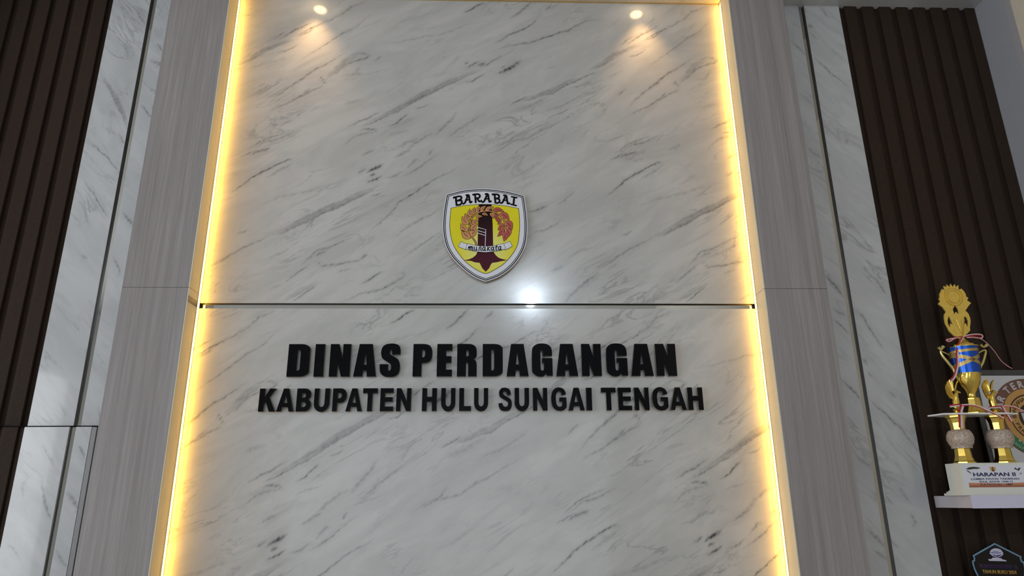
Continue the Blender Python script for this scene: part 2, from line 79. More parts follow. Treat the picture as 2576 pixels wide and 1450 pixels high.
EMB={'outer': [[-0.1758,0.1961],[-0.1128,0.2151],[-0.0565,0.224],[0.0053,0.2264],[0.0637,0.221],[0.1203,0.2106],[0.182,0.1928],[0.1885,0.1486],[0.1946,0.0838],[0.1956,0.031],[0.192,-0.0212],[0.182,-0.0656],[0.1626,-0.106],[0.1348,-0.1461],[0.097,-0.1823],[0.0561,-0.2075],[0.007,-0.2254],[-0.0389,-0.2077],[-0.0798,-0.1792],[-0.1177,-0.1433],[-0.1455,-0.1108],[-0.1685,-0.0708],[-0.1814,-0.0304],[-0.1886,0.0141],[-0.1898,0.0665],[-0.1864,0.1194],[-0.1811,0.1614]],'field': [[-0.1535,0.1273],[-0.1047,0.139],[-0.0418,0.1459],[0.0056,0.1481],[0.0495,0.1457],[0.1022,0.1396],[0.1576,0.1273],[0.1611,0.0609],[0.1587,0.0084],[0.153,-0.0399],[0.1388,-0.0768],[0.1145,-0.1135],[0.0835,-0.1463],[0.0459,-0.1717],[0.0068,-0.1887],[-0.0392,-0.1683],[-0.0804,-0.136],[-0.1116,-0.0998],[-0.1362,-0.0596],[-0.1508,-0.0154],[-0.1567,0.0254],[-0.1575,0.0667]],'trunk': [[-0.027,0.1452],[0.0326,0.1456],[0.0373,0.0452],[0.0397,-0.0662],[0.0425,-0.0864],[0.0511,-0.101],[0.0648,-0.1137],[0.0836,-0.1202],[0.1041,-0.1244],[0.0733,-0.13],[0.0562,-0.1344],[0.0357,-0.1374],[0.0288,-0.1465],[0.0221,-0.1627],[0.0068,-0.1797],[-0.0086,-0.1628],[-0.0162,-0.1466],[-0.0207,-0.1376],[-0.0429,-0.1351],[-0.0583,-0.1286],[-0.0931,-0.127],[-0.0669,-0.1207],[-0.0499,-0.1123],[-0.0363,-0.0995],[-0.0303,-0.0848],[-0.0295,0.0075],[-0.0284,0.0901]],'lines': [[[-0.0297,0.0328],[0.0061,0.0218],[0.0039,-0.0609]],[[-0.0296,0.0171],[0.0037,0.0069]],[[-0.0295,0.0045],[0.0037,-0.0065]]],'leaf': [[[[-0.0611,-0.0224],[-0.1031,0.022]],95,0],[[[-0.0735,0.011],[-0.1083,0.0519]],85,0],[[[-0.0704,0.0446],[-0.1026,0.0877]],78,0],[[[-0.0654,0.0653],[-0.0895,0.1018]],62,0],[[[-0.0593,0.0804],[-0.0678,0.1248]],60,0],[[[-0.05,0.0918],[-0.0444,0.1325]],56,0],[[[-0.0372,0.1021],[-0.0179,0.1388]],56,0],[[[-0.0187,0.1098],[0.0081,0.1397]],54,0],[[[0.0005,0.1138],[0.0453,0.1331]],54,0],[[[-0.0595,-0.0113],[-0.0311,0.0242]],88,0],[[[-0.0597,0.0148],[-0.0299,0.0516]],76,0],[[[-0.0583,0.0477],[-0.022,0.0712]],60,0],[[[-0.0412,0.0805],[-0.0064,0.0864]],46,0],[[[-0.0134,0.0996],[0.0187,0.0896]],44,0],[[[0.0355,0.1189],[0.0908,0.1097]],66,1],[[[0.0687,0.102],[0.1143,0.0682]],88,1],[[[0.093,0.0662],[0.1258,0.0202]],95,1],[[[0.0981,0.0305],[0.1117,-0.0123]],88,1],[[[0.0928,0.0118],[0.0874,-0.0358]],74,1],[[[0.0859,0.0305],[0.058,-0.0126]],66,1],[[[0.0836,0.0548],[0.0598,0.0183]],66,1],[[[0.0687,0.0812],[0.0606,0.0446]],54,1],[[[0.046,0.1019],[0.0564,0.0603]],54,1],[[[0.025,0.1055],[0.0418,0.0746]],54,0]],'stem': [[-0.036,-0.0555],[-0.0403,-0.0371],[-0.0525,-0.0187],[-0.0666,0.011],[-0.0653,0.0484],[-0.0534,0.0824],[-0.0274,0.1052],[0.0075,0.113],[0.0425,0.1095],[0.0704,0.0906],[0.0913,0.0605],[0.0945,0.0118]],'flags': [[[-0.105,-0.0355],[-0.0745,-0.0502],[-0.0811,-0.0777],[-0.1183,-0.0614]],[[0.1157,-0.0334],[0.1269,-0.0592],[0.0923,-0.0789],[0.0856,-0.0476]]],'banner': [[-0.0763,-0.0457],[-0.0401,-0.0548],[0.0063,-0.059],[0.0494,-0.0544],[0.0866,-0.0439],[0.0975,-0.0715],[0.0562,-0.0834],[0.0065,-0.0894],[-0.0399,-0.0856],[-0.0852,-0.0733]],'barabai': [[[-0.1397,0.1802],[-0.132,0.1813],[-0.1303,0.1624],[-0.1272,0.1432]],[[-0.1411,0.1783],[-0.1222,0.185],[-0.1082,0.1844],[-0.1073,0.173],[-0.1237,0.1639]],[[-0.1237,0.1639],[-0.1058,0.1645],[-0.1049,0.1523],[-0.1135,0.1438],[-0.1286,0.1421]],[[-0.0978,0.1486],[-0.0892,0.1551],[-0.0766,0.1897]],[[-0.0837,0.1914],[-0.0731,0.1921],[-0.0694,0.1733],[-0.0657,0.1553],[-0.0587,0.1592]],[[-0.0869,0.1662],[-0.0687,0.1703]],[[-0.0527,0.1945],[-0.0443,0.1952],[-0.042,0.1761],[-0.0404,0.1563]],[[-0.052,0.1945],[-0.0316,0.1977],[-0.0224,0.192],[-0.0237,0.1812],[-0.0385,0.1756]],[[-0.0332,0.176],[-0.0243,0.1612],[-0.0145,0.1646]],[[-0.0102,0.1575],[-0.0015,0.1626],[0.0114,0.1954]],[[0.0044,0.1981],[0.0149,0.1973],[0.0185,0.1779],[0.0221,0.1594],[0.0291,0.1622]],[[0.0009,0.1734],[0.0192,0.1748]],[[0.0382,0.1973],[0.046,0.196],[0.0474,0.1766],[0.0502,0.1565]],[[0.0368,0.1958],[0.0559,0.1968],[0.065,0.1925],[0.0657,0.1809],[0.0541,0.1761]],[[0.0541,0.1761],[0.0671,0.1719],[0.0678,0.1595],[0.059,0.1534],[0.0488,0.1558]],[[0.0741,0.1538],[0.0829,0.1577],[0.0961,0.1886]],[[0.089,0.1924],[0.0996,0.19],[0.103,0.1702],[0.1065,0.1512],[0.1135,0.153]],[[0.0854,0.1682],[0.1037,0.167]],[[0.1243,0.1857],[0.1483,0.1804]],[[0.1205,0.1479],[0.1451,0.1411]],[[0.1363,0.1824],[0.1324,0.1447]]],'murakata': [[[-0.0719,-0.0695],[-0.0679,-0.0603],[-0.067,-0.0772]],[[-0.0671,-0.0681],[-0.0631,-0.0607],[-0.0603,-0.0624],[-0.0602,-0.0778]],[[-0.0603,-0.0687],[-0.0562,-0.0613],[-0.0534,-0.063],[-0.0533,-0.0762],[-0.0499,-0.0786]],[[-0.0452,-0.0628],[-0.0451,-0.076],[-0.0409,-0.0792],[-0.0355,-0.0743]],[[-0.0349,-0.0634],[-0.0351,-0.0773],[-0.0313,-0.0796]],[[-0.0245,-0.0799],[-0.0218,-0.0653],[-0.0191,-0.0617],[-0.0149,-0.0655],[-0.0156,-0.078],[-0.0114,-0.0802]],[[0.0029,-0.0656],[-0.0026,-0.0634],[-0.0074,-0.0707],[-0.0059,-0.0788],[-0.0018,-0.0796],[0.0023,-0.0722],[0.0036,-0.0642]],[[0.0036,-0.0642],[0.003,-0.0781],[0.0078,-0.0803]],[[0.0143,-0.0802],[0.0156,-0.0625]],[[0.0253,-0.063],[0.0164,-0.0721],[0.026,-0.0799]],[[0.0411,-0.0645],[0.0356,-0.0626],[0.0308,-0.0701],[0.0322,-0.0781],[0.0363,-0.0787],[0.0404,-0.0711],[0.0418,-0.063]],[[0.0418,-0.063],[0.0411,-0.077],[0.0459,-0.0789]],[[0.0549,-0.0555],[0.0521,-0.0755],[0.0569,-0.0781]],[[0.0494,-0.0625],[0.0597,-0.0603]],[[0.0735,-0.0619],[0.068,-0.0603],[0.0631,-0.0681],[0.0645,-0.076],[0.0686,-0.0764],[0.0728,-0.0686],[0.0742,-0.0604]],[[0.0742,-0.0604],[0.0734,-0.0744],[0.0782,-0.0761]]]}
FIG={'outer': [[0.0199,0.8709],[0.0246,0.8561],[0.0359,0.869],[0.0394,0.8551],[0.0515,0.8651],[0.0496,0.8482],[0.0518,0.8433],[0.0617,0.8493],[0.0708,0.8374],[0.0756,0.8237],[0.0752,0.8129],[0.0838,0.808],[0.0781,0.7992],[0.0756,0.7962],[0.0907,0.7846],[0.0759,0.7709],[0.058,0.7496],[0.0624,0.7476],[0.0695,0.7361],[0.0724,0.7187],[0.0712,0.7014],[0.0629,0.6785],[0.0606,0.6633],[0.0354,0.6424],[0.0246,0.6358],[0.004,0.6368],[-0.0106,0.6387],[-0.0288,0.6604],[-0.032,0.6728],[-0.0391,0.6938],[-0.0392,0.7167],[-0.0357,0.734],[-0.0257,0.7456],[-0.0351,0.765],[-0.0535,0.7809],[-0.04,0.7932],[-0.0459,0.8039],[-0.0396,0.8098],[-0.0374,0.8254],[-0.0234,0.8471],[-0.0114,0.8402],[-0.013,0.861],[-0.0016,0.8551],[0.0019,0.8679],[0.0099,0.8551]],'holes': [[[0.0168,0.7718],[0.0216,0.7718],[0.0287,0.7553],[0.0266,0.7341],[0.0162,0.7457],[0.0071,0.7341],[0.0053,0.7573]],[[-0.0168,0.7267],[-0.0069,0.689],[-0.018,0.6947],[-0.0232,0.6756],[-0.0285,0.6899],[-0.0282,0.7052],[-0.0222,0.7206]],[[0.0498,0.7268],[0.0576,0.7206],[0.061,0.7053],[0.0568,0.69],[0.0519,0.6804],[0.0485,0.6957],[0.0375,0.69],[0.0411,0.7053]]],'med': [[0.0184,0.8118],[0.0587,0.8119],[0.0472,0.8119]],'wingL': [[-0.0642,0.4593],[-0.0637,0.4358],[-0.0714,0.4177],[-0.0759,0.4022],[-0.0706,0.3893],[-0.0791,0.3739],[-0.0885,0.3791],[-0.098,0.3971],[-0.0999,0.4203],[-0.096,0.4333],[-0.0849,0.4489]],'wingR': [[-0.0273,0.4579],[-0.0383,0.4409],[-0.0495,0.4124],[-0.0545,0.406],[-0.0561,0.415],[-0.0484,0.4332],[-0.0385,0.4488]],'eagle': [[-0.0606,0.4021],[-0.0672,0.3867],[-0.0693,0.3636],[-0.0725,0.3483]],'wingL2': [[0.0826,0.4558],[0.0855,0.4328],[0.0782,0.4121],[0.0761,0.3966],[0.0818,0.3862],[0.071,0.3734],[0.0627,0.3837],[0.0553,0.4044],[0.0533,0.4251],[0.0587,0.4381],[0.0709,0.4511]],'wingR2': [[0.1208,0.4562],[0.1113,0.4353],[0.1033,0.4094],[0.0966,0.4055],[0.096,0.4146],[0.1044,0.438],[0.1118,0.4497]],'eagle2': [[0.0937,0.4017],[0.0844,0.3862],[0.0832,0.3631],[0.085,0.3477]],'handleL': [[-0.0427,0.471],[-0.0413,0.4933],[-0.0567,0.5224],[-0.077,0.5543],[-0.0834,0.5756]],'handleL2': [[-0.0834,0.5756],[-0.0684,0.5703],[-0.0491,0.5596]],'handleLt': [[-0.0893,0.5931],[-0.0815,0.5783],[-0.0646,0.5957]],'handleR': [[0.0657,0.476],[0.071,0.5063],[0.0863,0.5274],[0.1041,0.5594],[0.1123,0.5781]],'handleR2': [[0.1115,0.5808],[0.0974,0.5781],[0.0762,0.5674]],'handleRt': [[0.0909,0.6037],[0.1058,0.5916],[0.1217,0.6023]],'rb1': [[0.0174,0.6335],[-0.003,0.6132],[-0.0248,0.5863],[-0.0421,0.5542],[-0.0537,0.5171],[-0.077,0.475],[-0.0976,0.4515],[-0.1185,0.4399]],'rb1b': [[0.0174,0.6335],[-0.0129,0.6308],[-0.0464,0.6254],[-0.0583,0.62],[-0.0461,0.6138],[-0.0251,0.624],[-0.0132,0.6294]],'rb1c': [[0.0174,0.6335],[0.0489,0.6416],[0.0821,0.6443],[0.1002,0.6402],[0.0924,0.6294],[0.0606,0.6327],[0.031,0.6335]],'rb1d': [[0.0469,0.6321],[0.0783,0.6267],[0.1006,0.605],[0.1193,0.5674],[0.1319,0.5273],[0.148,0.5035],[0.1597,0.4903]],'rb2': [[-0.0623,0.347],[-0.0796,0.3204],[-0.0902,0.2876],[-0.1008,0.255]],'rb2b': [[-0.0623,0.347],[-0.0846,0.3471],[-0.1147,0.3434]],'rb2c': [[-0.0623,0.347],[-0.0347,0.3469],[-0.0046,0.3404],[0.0235,0.325],[0.0516,0.3097],[0.0785,0.2894]],'rb3': [[0.1007,0.3413],[0.1017,0.3222],[0.107,0.2993],[0.1102,0.2791]],'rb3b': [[0.1007,0.3413],[0.0739,0.3388],[0.0447,0.3377]],'rb3c': [[0.1007,0.3413],[0.1218,0.3412],[0.1419,0.3373],[0.1653,0.3245],[0.1886,0.3117],[0.2092,0.2989]],'pts': {'lidtop': [0.023,0.6332],'lidbot': [0.0304,0.5957],'cuptopL': [-0.0335,0.5907],'cuptopR': [0.0777,0.594],'blueBotL': [-0.0374,0.4818],'blueBotR': [0.0576,0.4783],'bowl': [0.0193,0.4405],'neck': [0.0105,0.3996],'neck2': [0.012,0.3834],'baseT': [0.0077,0.3785],'baseB': [0.0079,0.3254],'plateL': [-0.1703,0.3085],'plateR': [0.1691,0.3135],'c1top': [-0.0404,0.308],'c1mid': [-0.0557,0.251],'c1ball': [-0.0727,0.2166],'c1b': [-0.0737,0.1808],'c1foot': [-0.0747,0.1223],'c2top': [0.1051,0.309],'c2mid': [0.0967,0.2503],'c2ball': [0.0889,0.2157],'c2b': [0.0905,0.1799],'c2foot': [0.0904,0.1228],'blockTL': [-0.0995,0.1193]},'label': {'sheetTL': [-0.1297,0.1112],'sheetBL': [-0.1315,0.0301],'h0': [-0.0826,0.0711],'h1': [0.0868,0.0715],'hT': [-0.0796,0.085],'l0': [-0.0942,0.0574],'l1': [0.0968,0.0581],'lT': [-0.0927,0.0645],'i0': [-0.0628,0.0469],'i1': [0.0683,0.0486],'iT': [-0.0612,0.0541],'k0': [-0.0605,0.0372],'k1': [0.0688,0.0368],'kT': [-0.059,0.0443],'bandTL': [-0.1062,0.0472],'bandBL': [-0.107,0.0304],'frBL': [-0.1467,0.0038],'em': [0.001,0.0984],'brow': [-0.0761,0.101]}}
PLQ={'outL': [[0.0046,0.2285],[-0.0944,0.1833],[-0.0911,0.1748],[-0.0922,0.1672],[-0.1002,0.1635],[-0.1005,0.1503],[-0.0989,0.1334],[-0.091,0.1081]],'logo': [[0.0051,0.1984],[-0.0193,0.1987],[0.0073,0.2079],[0.0298,0.1944],[-0.0235,0.1892],[0.0312,0.1868],[0.0026,0.1757],[-0.0323,0.1685],[0.039,0.1621],[-0.0333,0.1638],[0.0381,0.1602]],'t1': [[-0.0752,0.1379],[0.0763,0.1306],[-0.0724,0.151]],'t2': [[-0.0659,0.1191],[0.0682,0.1139],[-0.0631,0.1321]]}
# ------------------------------------------------------------------ helpers
SLAT = [(0, 0.0185), (0, 0.0018), (0.0015, 0.0), (0.050, 0.0), (0.058, 0.0011), (0.064, 0.0035), (0.0685, 0.008), (0.070, 0.0185)]


class MB:
    """collects boxes, lathes, prisms and tubes; build() links them as one mesh object"""

    def __init__(self):
        self.v, self.f = [], []

    def add(self, vs, fs):
        n = len(self.v)
        self.v += [tuple(p) for p in vs]
        self.f += [tuple(i + n for i in f) for f in fs]
        return self

    def box(self, x0, x1, y0, y1, z0, z1, b=0.0):
        if b <= 0:
            vs = [(x, y, z) for x in (x0, x1) for y in (y0, y1) for z in (z0, z1)]
            return self.add(vs, [(0, 1, 3, 2), (4, 6, 7, 5), (0, 4, 5, 1), (2, 3, 7, 6), (0, 2, 6, 4), (1, 5, 7, 3)])
        # chamfered towards -y: front face inset by b
        vs = [(x0, y1, z0), (x1, y1, z0), (x1, y1, z1), (x0, y1, z1),
              (x0, y0 + b, z0), (x1, y0 + b, z0), (x1, y0 + b, z1), (x0, y0 + b, z1),
              (x0 + b, y0, z0 + b), (x1 - b, y0, z0 + b), (x1 - b, y0, z1 - b), (x0 + b, y0, z1 - b)]
        fs = [(3, 2, 1, 0), (8, 9, 10, 11)]
        for a in range(4):
            c = (a + 1) % 4
            fs += [(a, c, c + 4, a + 4), (a + 4, c + 4, c + 8, a + 8)]
        return self.add(vs, fs)

    def slat(self, x, s, y, z0, z1, lim):
        """vertical slat: flat face with a crisp edge towards the centre, rounded on the far side"""
        P = [(s * min(x + a, lim), y + c) for a, c in SLAT]
        n = len(P)
        vs = [(a, c, z0) for a, c in P] + [(a, c, z1) for a, c in P]
        fs = [(i, (i + 1) % n, (i + 1) % n + n, i + n)[::s] for i in range(n)]
        return self.add(vs, fs + [tuple(range(n))[::-s], tuple(range(n, 2 * n))[::s]])

    def lathe(self, prof, n=24, cx=0, cy=0, z0=0, fn=None, sq=0):
        vs, fs = [], []
        for (r, z) in prof:
            for k in range(n):
                a = 2 * PI * k / n + sq
                rr = fn(r, z, a) if fn else r
                vs.append((cx + rr * math.cos(a), cy + rr * math.sin(a), z0 + z))
        for i in range(len(prof) - 1):
            for k in range(n):
                k2 = (k + 1) % n
                fs.append((i * n + k, i * n + k2, (i + 1) * n + k2, (i + 1) * n + k))
        fs.append(tuple(range(n))[::-1])
        fs.append(tuple((len(prof) - 1) * n + k for k in range(n)))
        return self.add(vs, fs)

    def prism(self, loops, y0, y1):
        """loops (outer, holes...) in the x-z plane, front at y0 and back at y1"""
        loops = [[(p[0], p[1]) for p in l] for l in loops]
        flat = [p for l in loops for p in l]
        tris = tessellate_polygon([[Vector((p[0], p[1], 0)) for p in l] for l in loops])
        n = len(flat)
        vs = [(p[0], y0, p[1]) for p in flat] + [(p[0], y1, p[1]) for p in flat]
        fs = []
        for t in tris:
            a, b, c = [Vector(flat[i]) for i in t]
            ccw = (b - a).cross(c - a) > 0
            t = t if ccw else t[::-1]
            fs.append(tuple(t))
            fs.append(tuple(i + n for i in t[::-1]))
        k = 0
        for l in loops:
            for i in range(len(l)):
                j = (i + 1) % len(l)
                fs.append((k + i, k + j, k + j + n, k + i + n))
            k += len(l)
        return self.add(vs, fs)

    def flat(self, loops, y):
        loops = [[(p[0], p[1]) for p in l] for l in loops]
        flat = [p for l in loops for p in l]
        tris = tessellate_polygon([[Vector((p[0], p[1], 0)) for p in l] for l in loops])
        fs = []
        for t in tris:
            a, b, c = [Vector(flat[i]) for i in t]
            fs.append(tuple(t) if (b - a).cross(c - a) > 0 else tuple(t[::-1]))
        return self.add([(p[0], y, p[1]) for p in flat], fs)

    def stroke(self, pts, w, y, taper=False, off=0.0):
        """flat ribbon along a polyline in the x-z plane"""
        P = [Vector((p[0], p[1])) for p in pts]
        vs, fs = [], []
        n = len(P)
        for i, p in enumerate(P):
            d = (P[min(i + 1, n - 1)] - P[max(i - 1, 0)]).normalized()
            nn = Vector((-d.y, d.x))
            ww = w * (0.35 + 0.65 * math.sin(PI * i / (n - 1))) if taper else w
            e = d * w * 0.4 * ((i == n - 1) - (i == 0)) if not taper else Vector((0, 0))
            a, b = p + e + nn * (ww / 2 + off), p + e - nn * (ww / 2 - off)
            vs += [(a.x, y, a.y), (b.x, y, b.y)]
        for i in range(n - 1):
            fs.append((2 * i, 2 * i + 1, 2 * i + 3, 2 * i + 2))
        return self.add(vs, fs)

    def tube(self, pts, rad, n=10):
        P = [Vector(p) for p in pts]
        vs, fs = [], []
        for i, p in enumerate(P):
            d = (P[min(i + 1, len(P) - 1)] - P[max(i - 1, 0)]).normalized()
            u = d.cross(Vector((0, 1, 0)))
            u = u.normalized() if u.length > 1e-4 else Vector((1, 0, 0))
            v = d.cross(u)
            r = rad[i] if isinstance(rad, (list, tuple)) else rad
            for k in range(n):
                a = 2 * PI * k / n
                vs.append(p + u * r * math.cos(a) + v * r * math.sin(a))
        for i in range(len(P) - 1):
            for k in range(n):
                k2 = (k + 1) % n
                fs.append((i * n + k, i * n + k2, (i + 1) * n + k2, (i + 1) * n + k))
        fs.append(tuple(range(n))[::-1])
        fs.append(tuple((len(P) - 1) * n + k for k in range(n)))
        return self.add(vs, fs)

    def build(self, name, mat, parent=None, loc=(0, 0, 0), smooth=False):
        me = bpy.data.meshes.new(name)
        me.from_pydata(self.v, [], self.f)
        me.materials.append(mat)
        if smooth:
            me.polygons.foreach_set('use_smooth', [True] * len(me.polygons))
            try:
                me.set_sharp_from_angle(angle=math.radians(40))
            except Exception:
                pass
        me.update()
        o = bpy.data.objects.new(name, me)
        o.location = loc
        o.parent = parent
        C.objects.link(o)
        return o


def empty(name, loc, rot=(0, 0, 0)):
    o = bpy.data.objects.new(name, None)
    o.location = loc
    o.rotation_euler = rot
    o.empty_display_size = 0.05
    C.objects.link(o)
    return o


def tag(o, label=None, cat=None, group=None, kind=None):
    for k, v in (('label', label), ('category', cat), ('group', group), ('kind', kind)):
        if v:
            o[k] = v
    return o


def smooth_line(pts, sub=6):
    """Catmull-Rom through the points"""
    P = [Vector(p) for p in pts]
    out = []
    for i in range(len(P) - 1):
        a, b, c, d = P[max(i - 1, 0)], P[i], P[i + 1], P[min(i + 2, len(P) - 1)]
        for k in range(sub):
            t = k / sub
            out.append(0.5 * ((2 * b) + (c - a) * t + (2 * a - 5 * b + 4 * c - d) * t * t + (3 * b - a - 3 * c + d) * t ** 3))
    out.append(P[-1])
    return out


def text_mb(body, size, x, z, y, width=None, bold=0.0, rot=0.0, align='LEFT'):
    cu = bpy.data.curves.new('text', 'FONT')
    cu.body = body
    cu.size = size
    cu.offset = bold
    cu.align_x = align
    cu.resolution_u = 3
    o = bpy.data.objects.new('text', cu)
    C.objects.link(o)
    dg = bpy.context.evaluated_depsgraph_get()
    me = bpy.data.meshes.new_from_object(o.evaluated_get(dg))
    vs = [v.co.copy() for v in me.vertices]
    fs = [tuple(p.vertices) for p in me.polygons]
    bpy.data.objects.remove(o)
    bpy.data.curves.remove(cu)
    bpy.data.meshes.remove(me)
    sx = 1.0
    if width and vs:
        sx = width / max(1e-6, max(v.x for v in vs) - min(v.x for v in vs))
    x0 = min(v.x for v in vs) if (vs and width) else 0
    ca, sa = math.cos(rot), math.sin(rot)
    mb = MB()
    pts = []
    for v in vs:
        px, pz = (v.x - x0) * sx, v.y
        pts.append((x + px * ca - pz * sa, y, z + px * sa + pz * ca))
    mb.add(pts, fs)
    return mb


# ------------------------------------------------------------------ materials
def mat_new(name):
    m = bpy.data.materials.new(name)
    m.use_nodes = True
    nt = m.node_tree
    return m, nt, nt.nodes['Principled BSDF']


def nd(nt, t, **kw):
    n = nt.nodes.new(t)
    for k, v in kw.items():
        if k in n.inputs:
            n.inputs[k].default_value = v
        else:
            setattr(n, k, v)
    return n


def plain(name, col, rough=0.5, metal=0.0, spec=0.5, coat=0.0, bump=0.0, var=0.06, scale=30.0, emit=None, es=0.0, crough=0.03):
    """principled material with a fine procedural variation of its colour"""
    m, nt, b = mat_new(name)
    b.inputs['Roughness'].default_value = rough
    b.inputs['Metallic'].default_value = metal
    b.inputs['Specular IOR Level'].default_value = spec
    b.inputs['Coat Weight'].default_value = coat
    b.inputs['Coat Roughness'].default_value = crough
    tc = nd(nt, 'ShaderNodeTexCoord')
    no = nd(nt, 'ShaderNodeTexNoise', Scale=scale, Detail=3.0)
    nt.links.new(tc.outputs['Object'], no.inputs['Vector'])
    mx = nd(nt, 'ShaderNodeMix', data_type='RGBA')
    mx.inputs[6].default_value = tuple(c * (1 - var) for c in col[:3]) + (1,)
    mx.inputs[7].default_value = tuple(min(1, c * (1 + var)) for c in col[:3]) + (1,)
    nt.links.new(no.outputs['Fac'], mx.inputs[0])
    nt.links.new(mx.outputs[2], b.inputs['Base Color'])
    if bump:
        bp = nd(nt, 'ShaderNodeBump', Strength=bump, Distance=0.002)
        nt.links.new(no.outputs['Fac'], bp.inputs['Height'])
        nt.links.new(bp.outputs['Normal'], b.inputs['Normal'])
    if emit:
        b.inputs['Emission Color'].default_value = emit
        b.inputs['Emission Strength'].default_value = es
    return m


def marble(name, angle, tint=(0.50, 0.498, 0.490)):
    m, nt, b = mat_new(name)
    L = nt.links.new
    tc = nd(nt, 'ShaderNodeTexCoord')
    mp = nd(nt, 'ShaderNodeMapping')
    mp.inputs['Rotation'].default_value = (0, angle, 0)
    L(tc.outputs['Object'], mp.inputs['Vector'])
    m2 = nd(nt, 'ShaderNodeMapping')
    m2.inputs['Scale'].default_value = (1.8, 1, 5.0)
    L(mp.outputs[0], m2.inputs['Vector'])
    n1 = nd(nt, 'ShaderNodeTexNoise', Scale=1.0, Detail=6.0, Roughness=0.6, Distortion=0.9)
    L(m2.outputs[0], n1.inputs['Vector'])
    r1 = nd(nt, 'ShaderNodeMapRange')
    r1.inputs[1].default_value, r1.inputs[2].default_value = 0.36, 0.60
    L(n1.outputs['Fac'], r1.inputs[0])
    m3 = nd(nt, 'ShaderNodeMapping')
    m3.inputs['Scale'].default_value = (4.5, 1, 20.0)
    L(mp.outputs[0], m3.inputs['Vector'])
    n2 = nd(nt, 'ShaderNodeTexNoise', Scale=1.0, Detail=7.0, Roughness=0.55, Distortion=0.5)
    L(m3.outputs[0], n2.inputs['Vector'])
    r2 = nd(nt, 'ShaderNodeMapRange')
    r2.inputs[1].default_value, r2.inputs[2].default_value = 0.30, 0.50
    L(n2.outputs['Fac'], r2.inputs[0])
    base = nd(nt, 'ShaderNodeMix', data_type='RGBA')
    base.inputs[6].default_value = tuple(c * 0.88 for c in tint) + (1,)
    base.inputs[7].default_value = tuple(c * 1.06 for c in tint) + (1,)
    L(r1.outputs[0], base.inputs[0])
    b2 = nd(nt, 'ShaderNodeMix', data_type='RGBA')
    b2.inputs[6].default_value = tuple(c * 0.90 for c in tint) + (1,)
    L(r2.outputs[0], b2.inputs[0])
    L(base.outputs[2], b2.inputs[7])
    # faint secondary veins: ridges of a stretched noise, patchy
    m4 = nd(nt, 'ShaderNodeMapping')
    m4.inputs['Scale'].default_value = (1.9, 1, 8.5)
    L(mp.outputs[0], m4.inputs['Vector'])
    n4 = nd(nt, 'ShaderNodeTexNoise', Scale=1.0, Detail=5.0, Roughness=0.6, Distortion=0.7)
    L(m4.outputs[0], n4.inputs['Vector'])
    s4 = nd(nt, 'ShaderNodeMath', operation='SUBTRACT')
    L(n4.outputs['Fac'], s4.inputs[0])
    s4.inputs[1].default_value = 0.5
    a4 = nd(nt, 'ShaderNodeMath', operation='ABSOLUTE')
    L(s4.outputs[0], a4.inputs[0])
    r4 = nd(nt, 'ShaderNodeMapRange')
    r4.inputs[1].default_value, r4.inputs[2].default_value = 0.0, 0.022
    r4.inputs[3].default_value, r4.inputs[4].default_value = 0.34, 0.0
    L(a4.outputs[0], r4.inputs[0])
    n5 = nd(nt, 'ShaderNodeTexNoise', Scale=3.1, Detail=2.0)
    L(mp.outputs[0], n5.inputs['Vector'])
    r5 = nd(nt, 'ShaderNodeMapRange')
    r5.inputs[1].default_value, r5.inputs[2].default_value = 0.46, 0.64
    L(n5.outputs['Fac'], r5.inputs[0])
    f4 = nd(nt, 'ShaderNodeMath', operation='MULTIPLY')
    L(r4.outputs[0], f4.inputs[0])
    L(r5.outputs[0], f4.inputs[1])
    at = nd(nt, 'ShaderNodeAttribute', attribute_name='vein')
    n3 = nd(nt, 'ShaderNodeTexNoise', Scale=38.0, Detail=4.0, Roughness=0.7)
    L(mp.outputs[0], n3.inputs['Vector'])
    r3 = nd(nt, 'ShaderNodeMapRange')
    r3.inputs[1].default_value, r3.inputs[2].default_value = 0.30, 0.62
    r3.inputs[3].default_value, r3.inputs[4].default_value = 0.55, 1.1
    L(n3.outputs['Fac'], r3.inputs[0])
    mu = nd(nt, 'ShaderNodeMath', operation='MULTIPLY', use_clamp=True)
    L(at.outputs['Fac'], mu.inputs[0])
    L(r3.outputs[0], mu.inputs[1])
    vx = nd(nt, 'ShaderNodeMix', data_type='RGBA')
    mxm = nd(nt, 'ShaderNodeMath', operation='MAXIMUM')
    L(mu.outputs[0], mxm.inputs[0])
    L(f4.outputs[0], mxm.inputs[1])
    L(mxm.outputs[0], vx.inputs[0])
    L(b2.outputs[2], vx.inputs[6])
    vx.inputs[7].default_value = (0.055, 0.052, 0.055, 1)
    L(vx.outputs[2], b.inputs['Base Color'])
    b.inputs['Roughness'].default_value = 0.15
    b.inputs['Specular IOR Level'].default_value = 0.45
    b.inputs['Coat Weight'].default_value = 0.55
    b.inputs['Coat Roughness'].default_value = 0.035
    return m


